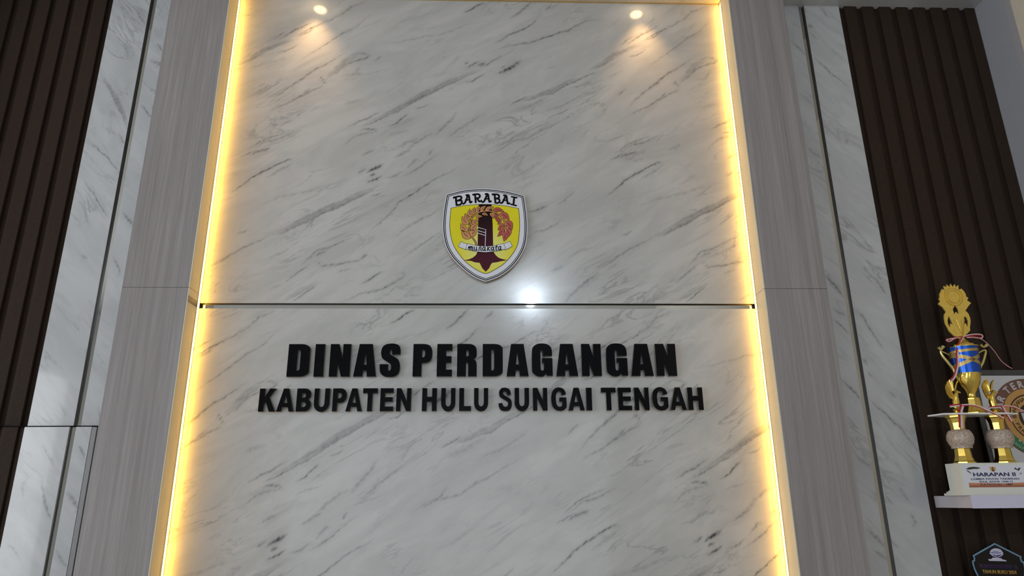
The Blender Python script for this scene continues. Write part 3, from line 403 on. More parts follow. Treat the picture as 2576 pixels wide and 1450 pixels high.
def wood(name, c0, c1, c2):
    m, nt, b = mat_new(name)
    L = nt.links.new
    tc = nd(nt, 'ShaderNodeTexCoord')
    ma = nd(nt, 'ShaderNodeMapping')
    ma.inputs['Scale'].default_value = (26, 26, 0.55)
    L(tc.outputs['Object'], ma.inputs['Vector'])
    na = nd(nt, 'ShaderNodeTexNoise', Scale=1.0, Detail=5.0, Roughness=0.6, Distortion=0.5)
    L(ma.outputs[0], na.inputs['Vector'])
    mb = nd(nt, 'ShaderNodeMapping')
    mb.inputs['Scale'].default_value = (130, 130, 2.2)
    L(tc.outputs['Object'], mb.inputs['Vector'])
    nb = nd(nt, 'ShaderNodeTexNoise', Scale=1.0, Detail=5.0, Roughness=0.7, Distortion=0.6)
    L(mb.outputs[0], nb.inputs['Vector'])
    ra = nd(nt, 'ShaderNodeMapRange')
    ra.inputs[1].default_value, ra.inputs[2].default_value = 0.32, 0.68
    L(na.outputs['Fac'], ra.inputs[0])
    mx = nd(nt, 'ShaderNodeMix', data_type='RGBA')
    mx.inputs[6].default_value, mx.inputs[7].default_value = c0, c1
    L(ra.outputs[0], mx.inputs[0])
    rb = nd(nt, 'ShaderNodeMapRange')
    rb.inputs[1].default_value, rb.inputs[2].default_value = 0.48, 0.74
    rb.inputs[4].default_value = 0.5
    L(nb.outputs['Fac'], rb.inputs[0])
    m2 = nd(nt, 'ShaderNodeMix', data_type='RGBA')
    L(rb.outputs[0], m2.inputs[0])
    L(mx.outputs[2], m2.inputs[6])
    m2.inputs[7].default_value = c2
    L(m2.outputs[2], b.inputs['Base Color'])
    b.inputs['Roughness'].default_value = 0.48
    b.inputs['Specular IOR Level'].default_value = 0.3
    bp = nd(nt, 'ShaderNodeBump', Strength=0.15, Distance=0.001)
    L(nb.outputs['Fac'], bp.inputs['Height'])
    L(bp.outputs['Normal'], b.inputs['Normal'])
    return m


def granite(name):
    m, nt, b = mat_new(name)
    L = nt.links.new
    tc = nd(nt, 'ShaderNodeTexCoord')
    v = nd(nt, 'ShaderNodeTexNoise', Scale=260.0, Detail=3.0, Roughness=0.7)
    L(tc.outputs['Object'], v.inputs['Vector'])
    cr = nd(nt, 'ShaderNodeValToRGB')
    e = cr.color_ramp.elements
    e[0].position, e[0].color = 0.36, lin(112, 96, 86)
    e[1].position, e[1].color = 0.62, lin(200, 186, 172)
    x = cr.color_ramp.elements.new(0.48)
    x.color = lin(178, 158, 144)
    L(v.outputs['Fac'], cr.inputs[0])
    L(cr.outputs[0], b.inputs['Base Color'])
    b.inputs['Roughness'].default_value = 0.3
    return m


def radial(name, c0, c1, center, radius, rough=0.4):
    """flat print with a radial colour fade"""
    m, nt, b = mat_new(name)
    L = nt.links.new
    tc = nd(nt, 'ShaderNodeTexCoord')
    mp = nd(nt, 'ShaderNodeMapping')
    mp.inputs['Location'].default_value = (-center[0] / radius, 0, -center[1] / radius)
    mp.inputs['Scale'].default_value = (1 / radius, 0, 1 / radius)
    L(tc.outputs['Object'], mp.inputs['Vector'])
    g = nd(nt, 'ShaderNodeTexGradient', gradient_type='SPHERICAL')
    L(mp.outputs[0], g.inputs['Vector'])
    mx = nd(nt, 'ShaderNodeMix', data_type='RGBA')
    mx.inputs[6].default_value, mx.inputs[7].default_value = c0, c1
    L(g.outputs['Fac'], mx.inputs[0])
    L(mx.outputs[2], b.inputs['Base Color'])
    b.inputs['Roughness'].default_value = rough
    b.inputs['Specular IOR Level'].default_value = 0.1
    return m


def vfade(name, c0, c1, z0, z1, axis=2, rough=0.4):
    """flat print fading from c0 at z0 to c1 at z1"""
    m, nt, b = mat_new(name)
    L = nt.links.new
    tc = nd(nt, 'ShaderNodeTexCoord')
    sp = nd(nt, 'ShaderNodeSeparateXYZ')
    L(tc.outputs['Object'], sp.inputs[0])
    r = nd(nt, 'ShaderNodeMapRange')
    r.inputs[1].default_value, r.inputs[2].default_value = z0, z1
    L(sp.outputs[axis], r.inputs[0])
    mx = nd(nt, 'ShaderNodeMix', data_type='RGBA')
    mx.inputs[6].default_value, mx.inputs[7].default_value = c0, c1
    L(r.outputs[0], mx.inputs[0])
    L(mx.outputs[2], b.inputs['Base Color'])
    b.inputs['Roughness'].default_value = rough
    b.inputs['Specular IOR Level'].default_value = 0.1
    return m


def emitter(name, col, strength):
    m, nt, b = mat_new(name)
    b.inputs['Base Color'].default_value = (0.8, 0.75, 0.6, 1)
    b.inputs['Emission Color'].default_value = (*col, 1)
    b.inputs['Emission Strength'].default_value = strength
    return m


VA = math.radians(30)
M = {
    'marble': marble('marble_sheet', VA),
    'marble_side': marble('marble_sheet_mirrored', -math.radians(48), (0.485, 0.49, 0.50)),  # slightly cooler tint paints in the daylight cast on the side bays
    'marble_top': marble('marble_sheet_soffit', VA),
    'wood': wood('grey_wood_laminate', lin(131, 124, 123), lin(151, 145, 145), lin(178, 172, 170)),
    'wood_reveal_lit': wood('reveal_laminate_lit', lin(210, 204, 180), lin(220, 214, 192), lin(228, 222, 204)),  # paler, yellower copy of the laminate, LED glow worked into its colour
    'dark_core': plain('dark_core', lin(40, 36, 34), 0.7),
    'raw_edge': plain('raw_sheet_edge', lin(74, 66, 56), 0.6),
    'steel_satin': plain('satin_steel', lin(176, 166, 146), 0.35, 0.25),
    'mirror': plain('mirror_steel', (0.45, 0.44, 0.425, 1), 0.015, 1.0, var=0.02),
    'groove': plain('groove_steel', lin(88, 88, 86), 0.35, 0.6),
    'trim_steel': plain('brushed_trim', lin(118, 118, 118), 0.4, 0.5),
    'slat': plain('dark_brown_slat', lin(51, 40, 33), 0.65, spec=0.10, bump=0.2, var=0.25, scale=60),
    'slat_back': plain('slat_backing', lin(20, 17, 15), 0.8, spec=0.1),
    'black_gap': plain('gap_shade_black', lin(8, 8, 8), 0.9, spec=0.1),  # black colour for the shadow gap over the door
    'grey_paint': plain('grey_paint', lin(160, 160, 166), 0.6, bump=0.15, var=0.05, scale=45),
    'cream_paint': plain('cream_paint', lin(206, 198, 182), 0.7, bump=0.1),
    'white_paint': plain('white_paint', lin(214, 214, 210), 0.8),
    'floor_tile': plain('floor_tile', lin(168, 166, 162), 0.25, var=0.08, scale=2),
    'gold_line': plain('glow_line_gold', lin(205, 180, 120), 0.35, 0.7),  # gold colour for the bright line of light under the soffit
    'letter_face': plain('black_acrylic', lin(12, 12, 16), 0.10, spec=0.08, var=0.02),
    'letter_body': plain('letter_foam', lin(150, 142, 130), 0.7),
    'letter_lip': plain('black_acrylic_edge', lin(14, 14, 16), 0.3),
    'gel': emitter('led_gel', LED_COL, LED_GEL),
    'bead': emitter('led_bead', (1.0, 0.60, 0.06), LED_BEAD),
    'tape': plain('led_tape', lin(200, 185, 150), 0.6),
    'lens': emitter('downlight_lens', (1.0, 0.70, 0.36), 11.0),
    'lens_dot': emitter('downlight_chip', (1.0, 0.88, 0.66), 18.0),
    'lens_ring': plain('downlight_ring', lin(220, 210, 190), 0.4),
    'bulb': emitter('hall_bulb', (0.72, 0.85, 1.0), LAMP_L),
    'white_plastic': plain('white_plastic', lin(225, 225, 225), 0.4),
}


# ------------------------------------------------------------------ marble sheets: the veins of the print are measured; the sheet's print repeats
def wobble(x, z):
    dx = 0.0016 * np.sin(61 * x + 90 * z + 1) + 0.0010 * np.sin(173 * x - 121 * z + 2) + 0.0007 * np.sin(420 * x + 310 * z)
    dz = 0.0020 * np.sin(75 * x - 40 * z + 3) + 0.0012 * np.sin(190 * x + 77 * z + 5) + 0.0008 * np.sin(510 * x - 260 * z + 1)
    return x + dx, z + dz


def vein_field(xs, zs, veins, xoff):
    """xs ascending; returns the vein darkness at each point"""
    x, z = wobble(xs + xoff, zs)
    out = np.zeros(len(xs))
    xa = xs + xoff
    for pts, w, s, kind in veins:
        P = np.array(pts)
        seg = np.hypot(*(P[1:] - P[:-1]).T)
        tot = seg.sum()
        acc = np.concatenate([[0], np.cumsum(seg)]) / tot
        pad = 3 * w + 0.01
        i0, i1 = np.searchsorted(xa, P[:, 0].min() - pad), np.searchsorted(xa, P[:, 0].max() + pad)
        if i1 <= i0:
            continue
        sx, sz = x[i0:i1], z[i0:i1]
        sel = np.nonzero((sz > P[:, 1].min() - pad) & (sz < P[:, 1].max() + pad))[0]
        if not len(sel):
            continue
        sx, sz = sx[sel], sz[sel]
        best = np.full(len(sel), 1e9)
        bt = np.zeros(len(sel))
        bn = np.zeros(len(sel))
        for k in range(len(seg)):
            d = (P[k + 1] - P[k]) / seg[k]
            rx, rz = sx - P[k, 0], sz - P[k, 1]
            t = np.clip(rx * d[0] + rz * d[1], 0, seg[k])
            ex, ez = rx - t * d[0], rz - t * d[1]
            dist = np.hypot(ex, ez)
            upd = dist < best
            best = np.where(upd, dist, best)
            bt = np.where(upd, acc[k] + t / tot, bt)
            sg = -d[1] * rx + d[0] * rz
            if d[0] < 0:
                sg = -sg
            bn = np.where(upd, np.sign(sg) * dist, bn)
        tap = np.clip(np.sin(PI * np.clip(bt, 0.02, 0.98)), 0, 1) ** 0.6
        mod = 0.75 + 0.25 * np.sin(37 * bt * (tot / 0.15) ** 0.5 + pts[0][0] * 40)
        if kind == 'L':
            ww = 0.52 * w * (0.35 + 0.65 * tap) + 0.0009
            v = 1.25 * s * tap * mod * np.exp(-(best / ww) ** 2) + 0.20 * s * tap * np.exp(-(best / (w * 2.2)) ** 2)
        else:
            ww = w * (0.25 + 0.75 * tap)
            q = bn / ww
            v = 1.2 * s * tap * np.clip((q + 0.04) / 0.10, 0, 1) * np.clip((1.0 - q) / 0.35, 0, 1) * (1.0 - 0.35 * np.clip(q, 0, 1)) * (0.85 + 0.15 * np.sin(260 * sz - 140 * sx))
        idx = i0 + sel
        out[idx] = np.maximum(out[idx], v)
    return out


def marble_panel(name, x0, x1, z0, z1, mat, parent, slope, dx, dr, field, y=0.0, thick=0.03):
    """a sheet whose front grid runs along the veins; sides and back close it"""
    nc = max(2, int(round((x1 - x0) / dx)) + 1)
    X = np.linspace(x0, x1, nc)
    lo = min(0, slope * (x1 - x0))
    hi = max(0, slope * (x1 - x0))
    k0, k1 = int(math.floor((z0 - hi) / dr)), int(math.ceil((z1 - lo) / dr))
    K = np.arange(k0, k1 + 1)
    raw = K[None, :] * dr + slope * (X - x0)[:, None]
    Z = np.clip(raw, z0, z1)
    nr = len(K)
    below, above = raw <= z0, raw >= z1
    a = np.arange(nc - 1)[:, None] * nr + np.arange(nr - 1)[None, :]
    q = np.stack([a, a + nr, a + nr + 1, a + 1], -1)
    b4 = below[:-1, :-1] & below[1:, :-1] & below[1:, 1:] & below[:-1, 1:]
    a4 = above[:-1, :-1] & above[1:, :-1] & above[1:, 1:] & above[:-1, 1:]
    q = q[~(b4 | a4)]
    used = np.unique(q)
    remap = np.full(nc * nr, -1)
    remap[used] = np.arange(len(used))
    q = remap[q]
    vx = np.repeat(X, nr)[used]
    vz = Z.reshape(-1)[used]
    vein = field(vx, vz)
    n = len(used)
    co = np.stack([vx, np.full(n, y), vz], -1)
    side = np.array([(x0, y, z0), (x1, y, z0), (x1, y, z1), (x0, y, z1), (x0, y + thick, z0), (x1, y + thick, z0), (x1, y + thick, z1), (x0, y + thick, z1)])
    sf = np.array([(0, 4, 5, 1), (1, 5, 6, 2), (2, 6, 7, 3), (3, 7, 4, 0), (4, 7, 6, 5)]) + n
    co = np.concatenate([co, side])
    q = np.concatenate([q, sf])
    me = bpy.data.meshes.new(name)
    me.vertices.add(len(co))
    me.vertices.foreach_set('co', co.astype(np.float32).reshape(-1))
    me.loops.add(q.size)
    me.loops.foreach_set('vertex_index', q.astype(np.int32).reshape(-1))
    me.polygons.add(len(q))
    me.polygons.foreach_set('loop_start', np.arange(0, q.size, 4, dtype=np.int32))
    at = me.attributes.new('vein', 'FLOAT', 'POINT')
    at.data.foreach_set('value', np.concatenate([vein, np.zeros(8)]).astype(np.float32))
    me.materials.append(mat)
    me.materials.append(M['raw_edge'])
    me.polygons.foreach_set('material_index', np.concatenate([np.zeros(len(q) - 5, dtype=np.int32), np.ones(5, dtype=np.int32)]))
    me.update(calc_edges=True)
    me.validate()
    o = bpy.data.objects.new(name, me)
    o.parent = parent
    C.objects.link(o)
    return o


PER = 1.735


def tile_field(xoff, zoff):
    def f(x, z):
        o = np.zeros(len(x))
        order = np.argsort(x, kind='stable')
        xs, zs = x[order], z[order]
        for k in (-2, -1, 0, 1, 2):
            o[order] = np.maximum(o[order], vein_field(xs, zs + zoff, TILE_VEINS, xoff + k * PER))
        return o
    return f


def side_field(x, z):
    order = np.argsort(x, kind='stable')
    o = np.zeros(len(x))
    o[order] = vein_field(x[order], z[order], SIDE_VEINS, 0.0)
    return o


TOP = 4.043          # soffit above the feature wall
HALL = 4.40          # hall ceiling
SIDE = 2.573         # inner face of the bays' end walls
G0, G1 = 1.634, 1.664  # groove between the two marble strips of a bay

wall = empty('wall_back', (0, 0, 0))
tag(wall, 'feature wall clad in veined marble sheets between dark slatted bays', None, None, 'structure')
MB().box(-SIDE - 0.1, SIDE + 0.1, 0.034, 0.20, 0, HALL).build('backing', M['slat_back'], wall)
marble_panel('marble_panel', -1.235, 1.235, 2.431, TOP, M['marble'], wall, 0.60, 0.009, 0.0021, tile_field(0, 0))
marble_panel('marble_panel', -1.235, 1.235, 0.78, 2.407, M['marble'], wall, 0.60, 0.009, 0.0021, tile_field(0.298, 1.627))
MB().box(-1.235, 1.235, 0, 0.03, 0, 0.778).build('marble_panel', M['marble'], wall)
MB().box(-1.235, 1.235, 0.0150, 0.034, 2.4075, 2.4305).build('mirror_strip', M['mirror'], wall)
for s in (-1, 1):
    a = sorted((s * 1.40, s * G0))
    b = sorted((s * G1, s * 1.848))
    zb = 1.905 if s < 0 else 0.0
    zlist = ((zb, TOP),)
    for z0, z1 in zlist:
        for x0, x1 in (a, b):
            marble_panel('marble_panel', x0, x1, z0, z1, M['marble_side'], wall, -1.0, 0.006, 0.0028, side_field)
        g = sorted((s * G0, s * G1))
        MB().box(g[0], g[1], 0.0135, 0.034, z0, z1).build('mirror_strip', M['mirror'], wall)
        e = sorted((s * (G1 - 0.0012), s * (G1 - 0.0001)))
        MB().box(e[0], e[1], 0.0005, 0.0134, z0, z1).build('groove_edge', M['groove'], wall)
    for k in range(8):
        x0 = 1.878 + 0.0915 * k
        MB().slat(x0, s, 0.0, zb, TOP, SIDE - 0.002).build('slat', M['slat'], wall)
    xx = sorted((s * 1.8485, s * (SIDE - 0.001)))
    MB().box(xx[0], xx[1], 0.0185, 0.034, zb, TOP).build('slat_base', M['slat'], wall)
MB().box(-1.235, 1.235, -0.004, 0.0, TOP - 0.005, TOP).build('top_glow_line', M['gold_line'], wall)  # gold strip added where stray LED light brightens the soffit joint

# pilasters of grey wood laminate, each of an upper and a lower board
for i, s in enumerate((-1, 1)):
    p = tag(empty('trim_%d' % (i + 1), (0, 0, 0)), 'grey wood laminate pilaster %s of the marble panel' % ('left' if s < 0 else 'right'), None, None, 'structure')
    x = sorted((s * 1.2205, s * 1.4975))
    MB().box(x[0] + 0.002, x[1] - 0.002, -0.1165, 0.03, 0, TOP).build('core', M['dark_core'], p)
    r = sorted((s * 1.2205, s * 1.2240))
    f = sorted((s * 1.2242, s * 1.4975))
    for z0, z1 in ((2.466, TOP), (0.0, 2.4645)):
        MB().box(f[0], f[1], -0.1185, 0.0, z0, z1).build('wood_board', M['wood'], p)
        tag(MB().box(r[0], r[1], -0.1185, 0.0, z0, z1).build('reveal_board', M['wood_reveal_lit'], p), 'laminate reveal board with the LED glow mixed into its pale colour')
    if s < 0:
        MB().box(-1.2206, -1.2195, -0.118, -0.014, 2.405, 2.432).build('steel_strip', M['trim_steel'], p)

# the hidden door in the left bay, clad like the wall and standing 3 cm proud of it
d = tag(empty('door_1', (0, 0, 0)), 'flush hidden door clad in marble and dark slats at lower left', None, None, 'structure')
DY, DT = -0.03, 1.9000
MB().box(-1.860, -1.546, DY + 0.010, 0.033, 0.004, DT).box(-2.45, -1.840, DY + 0.0185, 0.033, 0.004, DT).build('slab', M['slat'], d)
def door_field(x, z):
    return side_field(x * 1.0102 - 0.0004, 1.6 + (z - 1.6) * 1.0102)
marble_panel('marble_panel', -1.838, -1.660, 0.006, DT, M['marble_side'], d, -1.0, 0.006, 0.0028, door_field, DY, 0.010)
marble_panel('marble_panel', -1.634, -1.572, 0.006, DT, M['marble_side'], d, -1.0, 0.006, 0.0028, door_field, DY, 0.010)
MB().box(-1.660, -1.634, DY + 0.0085, DY + 0.010, 0.006, DT).build('mirror_strip', M['mirror'], d)
MB().box(-1.660, -1.657, DY + 0.001, DY + 0.0084, 0.006, DT).build('groove_edge', M['groove'], d)
MB().box(-1.572, -1.550, DY, DY + 0.010, 0.006, DT, 0.002).build('edge_trim', M['trim_steel'], d)
for k in range(7):
    MB().slat(1.863 + 0.0905 * k, -1, DY, 0.006, DT, 2.449).build('slat', M['slat'], d)
MB().box(-2.45, -1.546, DY + 0.001, 0.033, DT, DT + 0.0045).build('gap_shade', M['black_gap'], d)  # black strip drawn in for the shadow gap above the door
MB().box(-2.60, -2.451, 0.0, 0.034, 0, 1.905).build('jamb_panel', M['slat_back'], d)

# ------------------------------------------------------------------ the rest of the hall
sof = MB().box(-SIDE - 0.1, SIDE + 0.1, -0.24, 0.034, TOP, HALL - 0.002).build('ceiling', M['marble_top'])
tag(sof, 'marble lined soffit over the feature wall', None, None, 'structure')
ce = MB().box(-6.1, SIDE + 0.1, -9.1, 0.2, HALL, HALL + 0.1).build('ceiling', M['white_paint'])
tag(ce, 'white hall ceiling', None, None, 'structure')
fl = MB().box(-6.1, SIDE + 0.1, -9.1, 0.2, -0.1, -0.001).build('floor', M['floor_tile'])
tag(fl, 'grey tiled hall floor', None, None, 'structure')
wr = tag(empty('wall_right', (0, 0, 0)), 'right end wall beside the slatted bay', None, None, 'structure')
MB().box(SIDE, SIDE + 0.1, -0.21, 0.03, 0, TOP).build('grey_return', M['grey_paint'], wr)
MB().box(SIDE, SIDE + 0.1, -9.0, -0.211, 0, HALL).build('plaster', M['cream_paint'], wr)
wl = tag(empty('wall_left', (0, 0, 0)), 'left end wall beside the slatted bay and hall wall', None, None, 'structure')
MB().box(-SIDE - 0.1, -SIDE, -0.24, 0.03, 0, TOP).build('grey_return', M['grey_paint'], wl)
MB().box(-6.0, -SIDE - 0.1, -0.24, -0.14, 0, HALL).build('plaster', M['white_paint'], wl)
h = MB()
h.box(-6.1, -6.0, -9.0, -0.2, 0, 0.6)
h.box(-6.1, -6.0, -9.0, -0.2, 3.4, HALL)
h.box(-6.1, -6.0, -1.4, -0.2, 0.6, 3.4)
h.box(-6.1, -6.0, -9.0, -7.0, 0.6, 3.4)
h.build('window_wall', M['white_paint'], wl)
h = MB()
h.box(-6.1, -3.2, -9.1, -9.0, 0, HALL)
h.box(2.0, SIDE + 0.1, -9.1, -9.0, 0, HALL)
h.box(-3.2, 2.0, -9.1, -9.0, 3.0, HALL)
tag(h.build('wall_rear', M['white_paint']), 'hall wall with the wide entrance opening behind the photographer', None, None, 'structure')

# ------------------------------------------------------------------ LED strips beside the marble panel
for s in (-1, 1):
    t = empty('light_strip', (s * 1.2205, 0, 0))
    tag(t, 'glowing warm yellow LED strip down the %s edge of the marble panel' % ('left' if s < 0 else 'right'), 'light strip', 'LED strips beside the marble panel')
    a, c = sorted((0, -s * 0.0012)), sorted((-s * 0.0012, -s * 0.0024))
    MB().box(a[0], a[1], -0.0255, -0.0015, 0.02, TOP - 0.012).box(c[0], c[1], -0.0255, -0.0240, 0.02, TOP - 0.012).build('tape', M['tape'], t)
    a = sorted((-s * 0.0012, -s * 0.0020))
    MB().box(a[0], a[1], -0.0239, -0.0065, 0.02, TOP - 0.012).build('gel_cover', M['gel'], t)
    bd = MB()
    a = sorted((-s * 0.0020, -s * 0.0032))
    for k in range(238):
        z = 0.03 + 0.0167 * k
        bd.box(a[0], a[1], -0.0180, -0.0125, z, z + 0.006)
    tag(bd.build('diodes', M['bead'], t), None, None, None, 'stuff')

# ------------------------------------------------------------------ downlights in the soffit
for x, side in ((-0.842, 'left'), (0.806, 'right')):
    t = empty('downlight', (x, -0.083, TOP))
    tag(t, 'small round warm downlight in the soffit at upper %s' % side, 'downlight', 'soffit downlights')
    MB().lathe([(0.034, -0.004), (0.040, -0.003), (0.042, 0.001)], 32).build('ring', M['lens_ring'], t, smooth=True)
    MB().lathe([(0.0325, -0.0055), (0.0325, -0.003)], 32).build('lens', M['lens'], t)
    for k in range(5):
        a = 2 * PI * k / 5 + 0.3
        MB().lathe([(0.0045, -0.0068), (0.0055, -0.005)], 10, 0.016 * math.cos(a), 0.016 * math.sin(a)).build('chip', M['lens_dot'], t)
    l = bpy.data.lights.new('downlight_beam', 'SPOT')
    l.energy = SPOT_W
    l.color = (1.0, 0.58, 0.23)
    l.spot_size = math.radians(76)
    l.spot_blend = 1.0
    l.shadow_soft_size = 0.02
    lo = bpy.data.objects.new('downlight_beam', l)
    lo.location = (0, 0, -0.012)
    lo.parent = t
    C.objects.link(lo)

# hall lamp behind the photographer: its reflection shows in the marble
t = tag(empty('pendant_lamp', (0.596, -6.02, HALL + 0.07)), 'white hall pendant lamp mirrored in the marble below the emblem', 'lamp')
MB().lathe([(0.045, -0.09), (0.05, -0.07)], 24).build('canopy', M['white_plastic'], t)
MB().lathe([(0.006, -0.14), (0.006, -0.09)], 10).build('stem', M['white_plastic'], t)
MB().lathe([(0.02, -0.145), (0.03, -0.16), (0.04, -0.175)], 24).build('socket', M['white_plastic'], t)
MB().lathe([(0.004, -0.333), (0.04, -0.32), (0.068, -0.285), (0.078, -0.245), (0.07, -0.205), (0.045, -0.18)], 24).build('bulb', M['bulb'], t, smooth=True)

# ------------------------------------------------------------------ raised letters
def closed(poly, corners, sub=4):
    """smooth a closed outline between its corner points"""
    n = len(poly)
    out = []
    for a, c in zip(corners, corners[1:] + [corners[0] + n]):
        seg = smooth_line([poly[k % n] for k in range(a, c + 1)], sub)[:-1]
        out += [(p.x, p.y) for p in seg]
    return out


def soften(loop, sub=4, lim=42):
    """round the runs of gentle bends of an outline, keep its corners"""
    P = [Vector(p) for p in loop]
    n = len(P)
    cor = []
    for i in range(n):
        d1, d2 = P[i] - P[i - 1], P[(i + 1) % n] - P[i]
        if d1.length < 1e-9 or d2.length < 1e-9 or math.degrees(d1.angle(d2)) > lim:
            cor.append(i)
    if len(cor) < 2:
        return closed(loop, [0, n // 2], sub)
    out = []
    for a, c in zip(cor, cor[1:] + [cor[0] + n]):
        run = [P[k % n] for k in range(a, c + 1)]
        if len(run) < 4:
            out += [(p.x, p.y) for p in run[:-1]]
        else:
            out += [(p.x, p.y) for p in smooth_line(run, sub)[:-1]]
    return out


def norm(pts, holes=()):
    xs = [p[0] for p in pts]
    ys = [p[1] for p in pts]
    x0, x1, y0, y1 = min(xs), max(xs), min(ys), max(ys)
    f = lambda L: [((x - x0) / (x1 - x0), (y1 - y) / (y1 - y0)) for x, y in L]
    return [f(soften(pts))] + [f(soften(hh)) for hh in holes]


def arc(cx, cy, rx, ry, a0, a1, n=8):
    return [(cx + rx * math.cos(math.radians(a0 + (a1 - a0) * k / n)), cy + ry * math.sin(math.radians(a0 + (a1 - a0) * k / n))) for k in range(n + 1)]


HEAVY = {
    'D': [[(0, 0)] + arc(0.58, 0.16, 0.42, 0.16, -90, 0) + arc(0.58, 0.84, 0.42, 0.16, 0, 90) + [(0, 1)],
          [(0.43, 0.18), (0.50, 0.18), (0.56, 0.21), (0.57, 0.25), (0.57, 0.75), (0.56, 0.79), (0.50, 0.82), (0.43, 0.82)]],
    'I': [[(0, 0), (1, 0), (1, 1), (0, 1)]],
    'N': [[(0, 0), (0.385, 0), (0.385, 0.44), (0.585, 0), (1, 0), (1, 1), (0.615, 1), (0.615, 0.55), (0.415, 1), (0, 1)]],
    'A': [[(0, 0), (0.40, 0), (0.42, 0.18), (0.58, 0.18), (0.60, 0), (1, 0), (0.79, 1), (0.21, 1)], [(0.435, 0.36), (0.565, 0.36), (0.51, 0.74), (0.49, 0.74)]],
    'S': norm([(1645, 230), (1645, 180), (1630, 135), (1590, 112), (1540, 108), (1490, 115), (1450, 140), (1432, 190), (1435, 240), (1450, 275), (1490, 305), (1530, 330), (1545, 350), (1548, 375), (1545, 400), (1530, 415), (1517, 405), (1513, 380), (1515, 340), (1422, 340), (1425, 400), (1440, 445), (1480, 475), (1535, 482), (1590, 475), (1630, 445), (1645, 390), (1640, 330), (1620, 285), (1575, 255), (1535, 230), (1527, 205), (1530, 185), (1542, 175), (1552, 185), (1555, 230)]),
    'P': norm([(1780, 470), (1780, 115), (1900, 115), (1945, 122), (1975, 140), (1994, 175), (1998, 220), (1994, 265), (1978, 297), (1945, 318), (1880, 325), (1880, 470)], [[(1882, 175), (1905, 178), (1915, 195), (1915, 240), (1905, 260), (1882, 265)]]),
    'E': [[(0, 0), (1, 0), (1, 0.205), (0.60, 0.205), (0.60, 0.42), (0.955, 0.42), (0.955, 0.62), (0.60, 0.62), (0.60, 0.80), (1, 0.80), (1, 1), (0, 1)]],
    'R': norm([(2268, 468), (2268, 112), (2400, 112), (2450, 125), (2480, 160), (2485, 220), (2478, 255), (2450, 283), (2475, 300), (2485, 340), (2485, 468), (2392, 468), (2392, 340), (2386, 315), (2366, 308), (2366, 468)], [[(2368, 175), (2388, 180), (2396, 200), (2396, 235), (2385, 248), (2368, 250)]]),
    'G': norm([(825, 243), (825, 190), (810, 140), (770, 110), (715, 102), (660, 110), (620, 140), (605, 190), (603, 390), (615, 435), (650, 465), (690, 475), (730, 468), (755, 438), (768, 466), (828, 466), (828, 268), (716, 268), (716, 318), (735, 318), (735, 380), (728, 405), (714, 410), (700, 400), (697, 370), (697, 200), (703, 180), (712, 178), (722, 190), (725, 243)]),
}
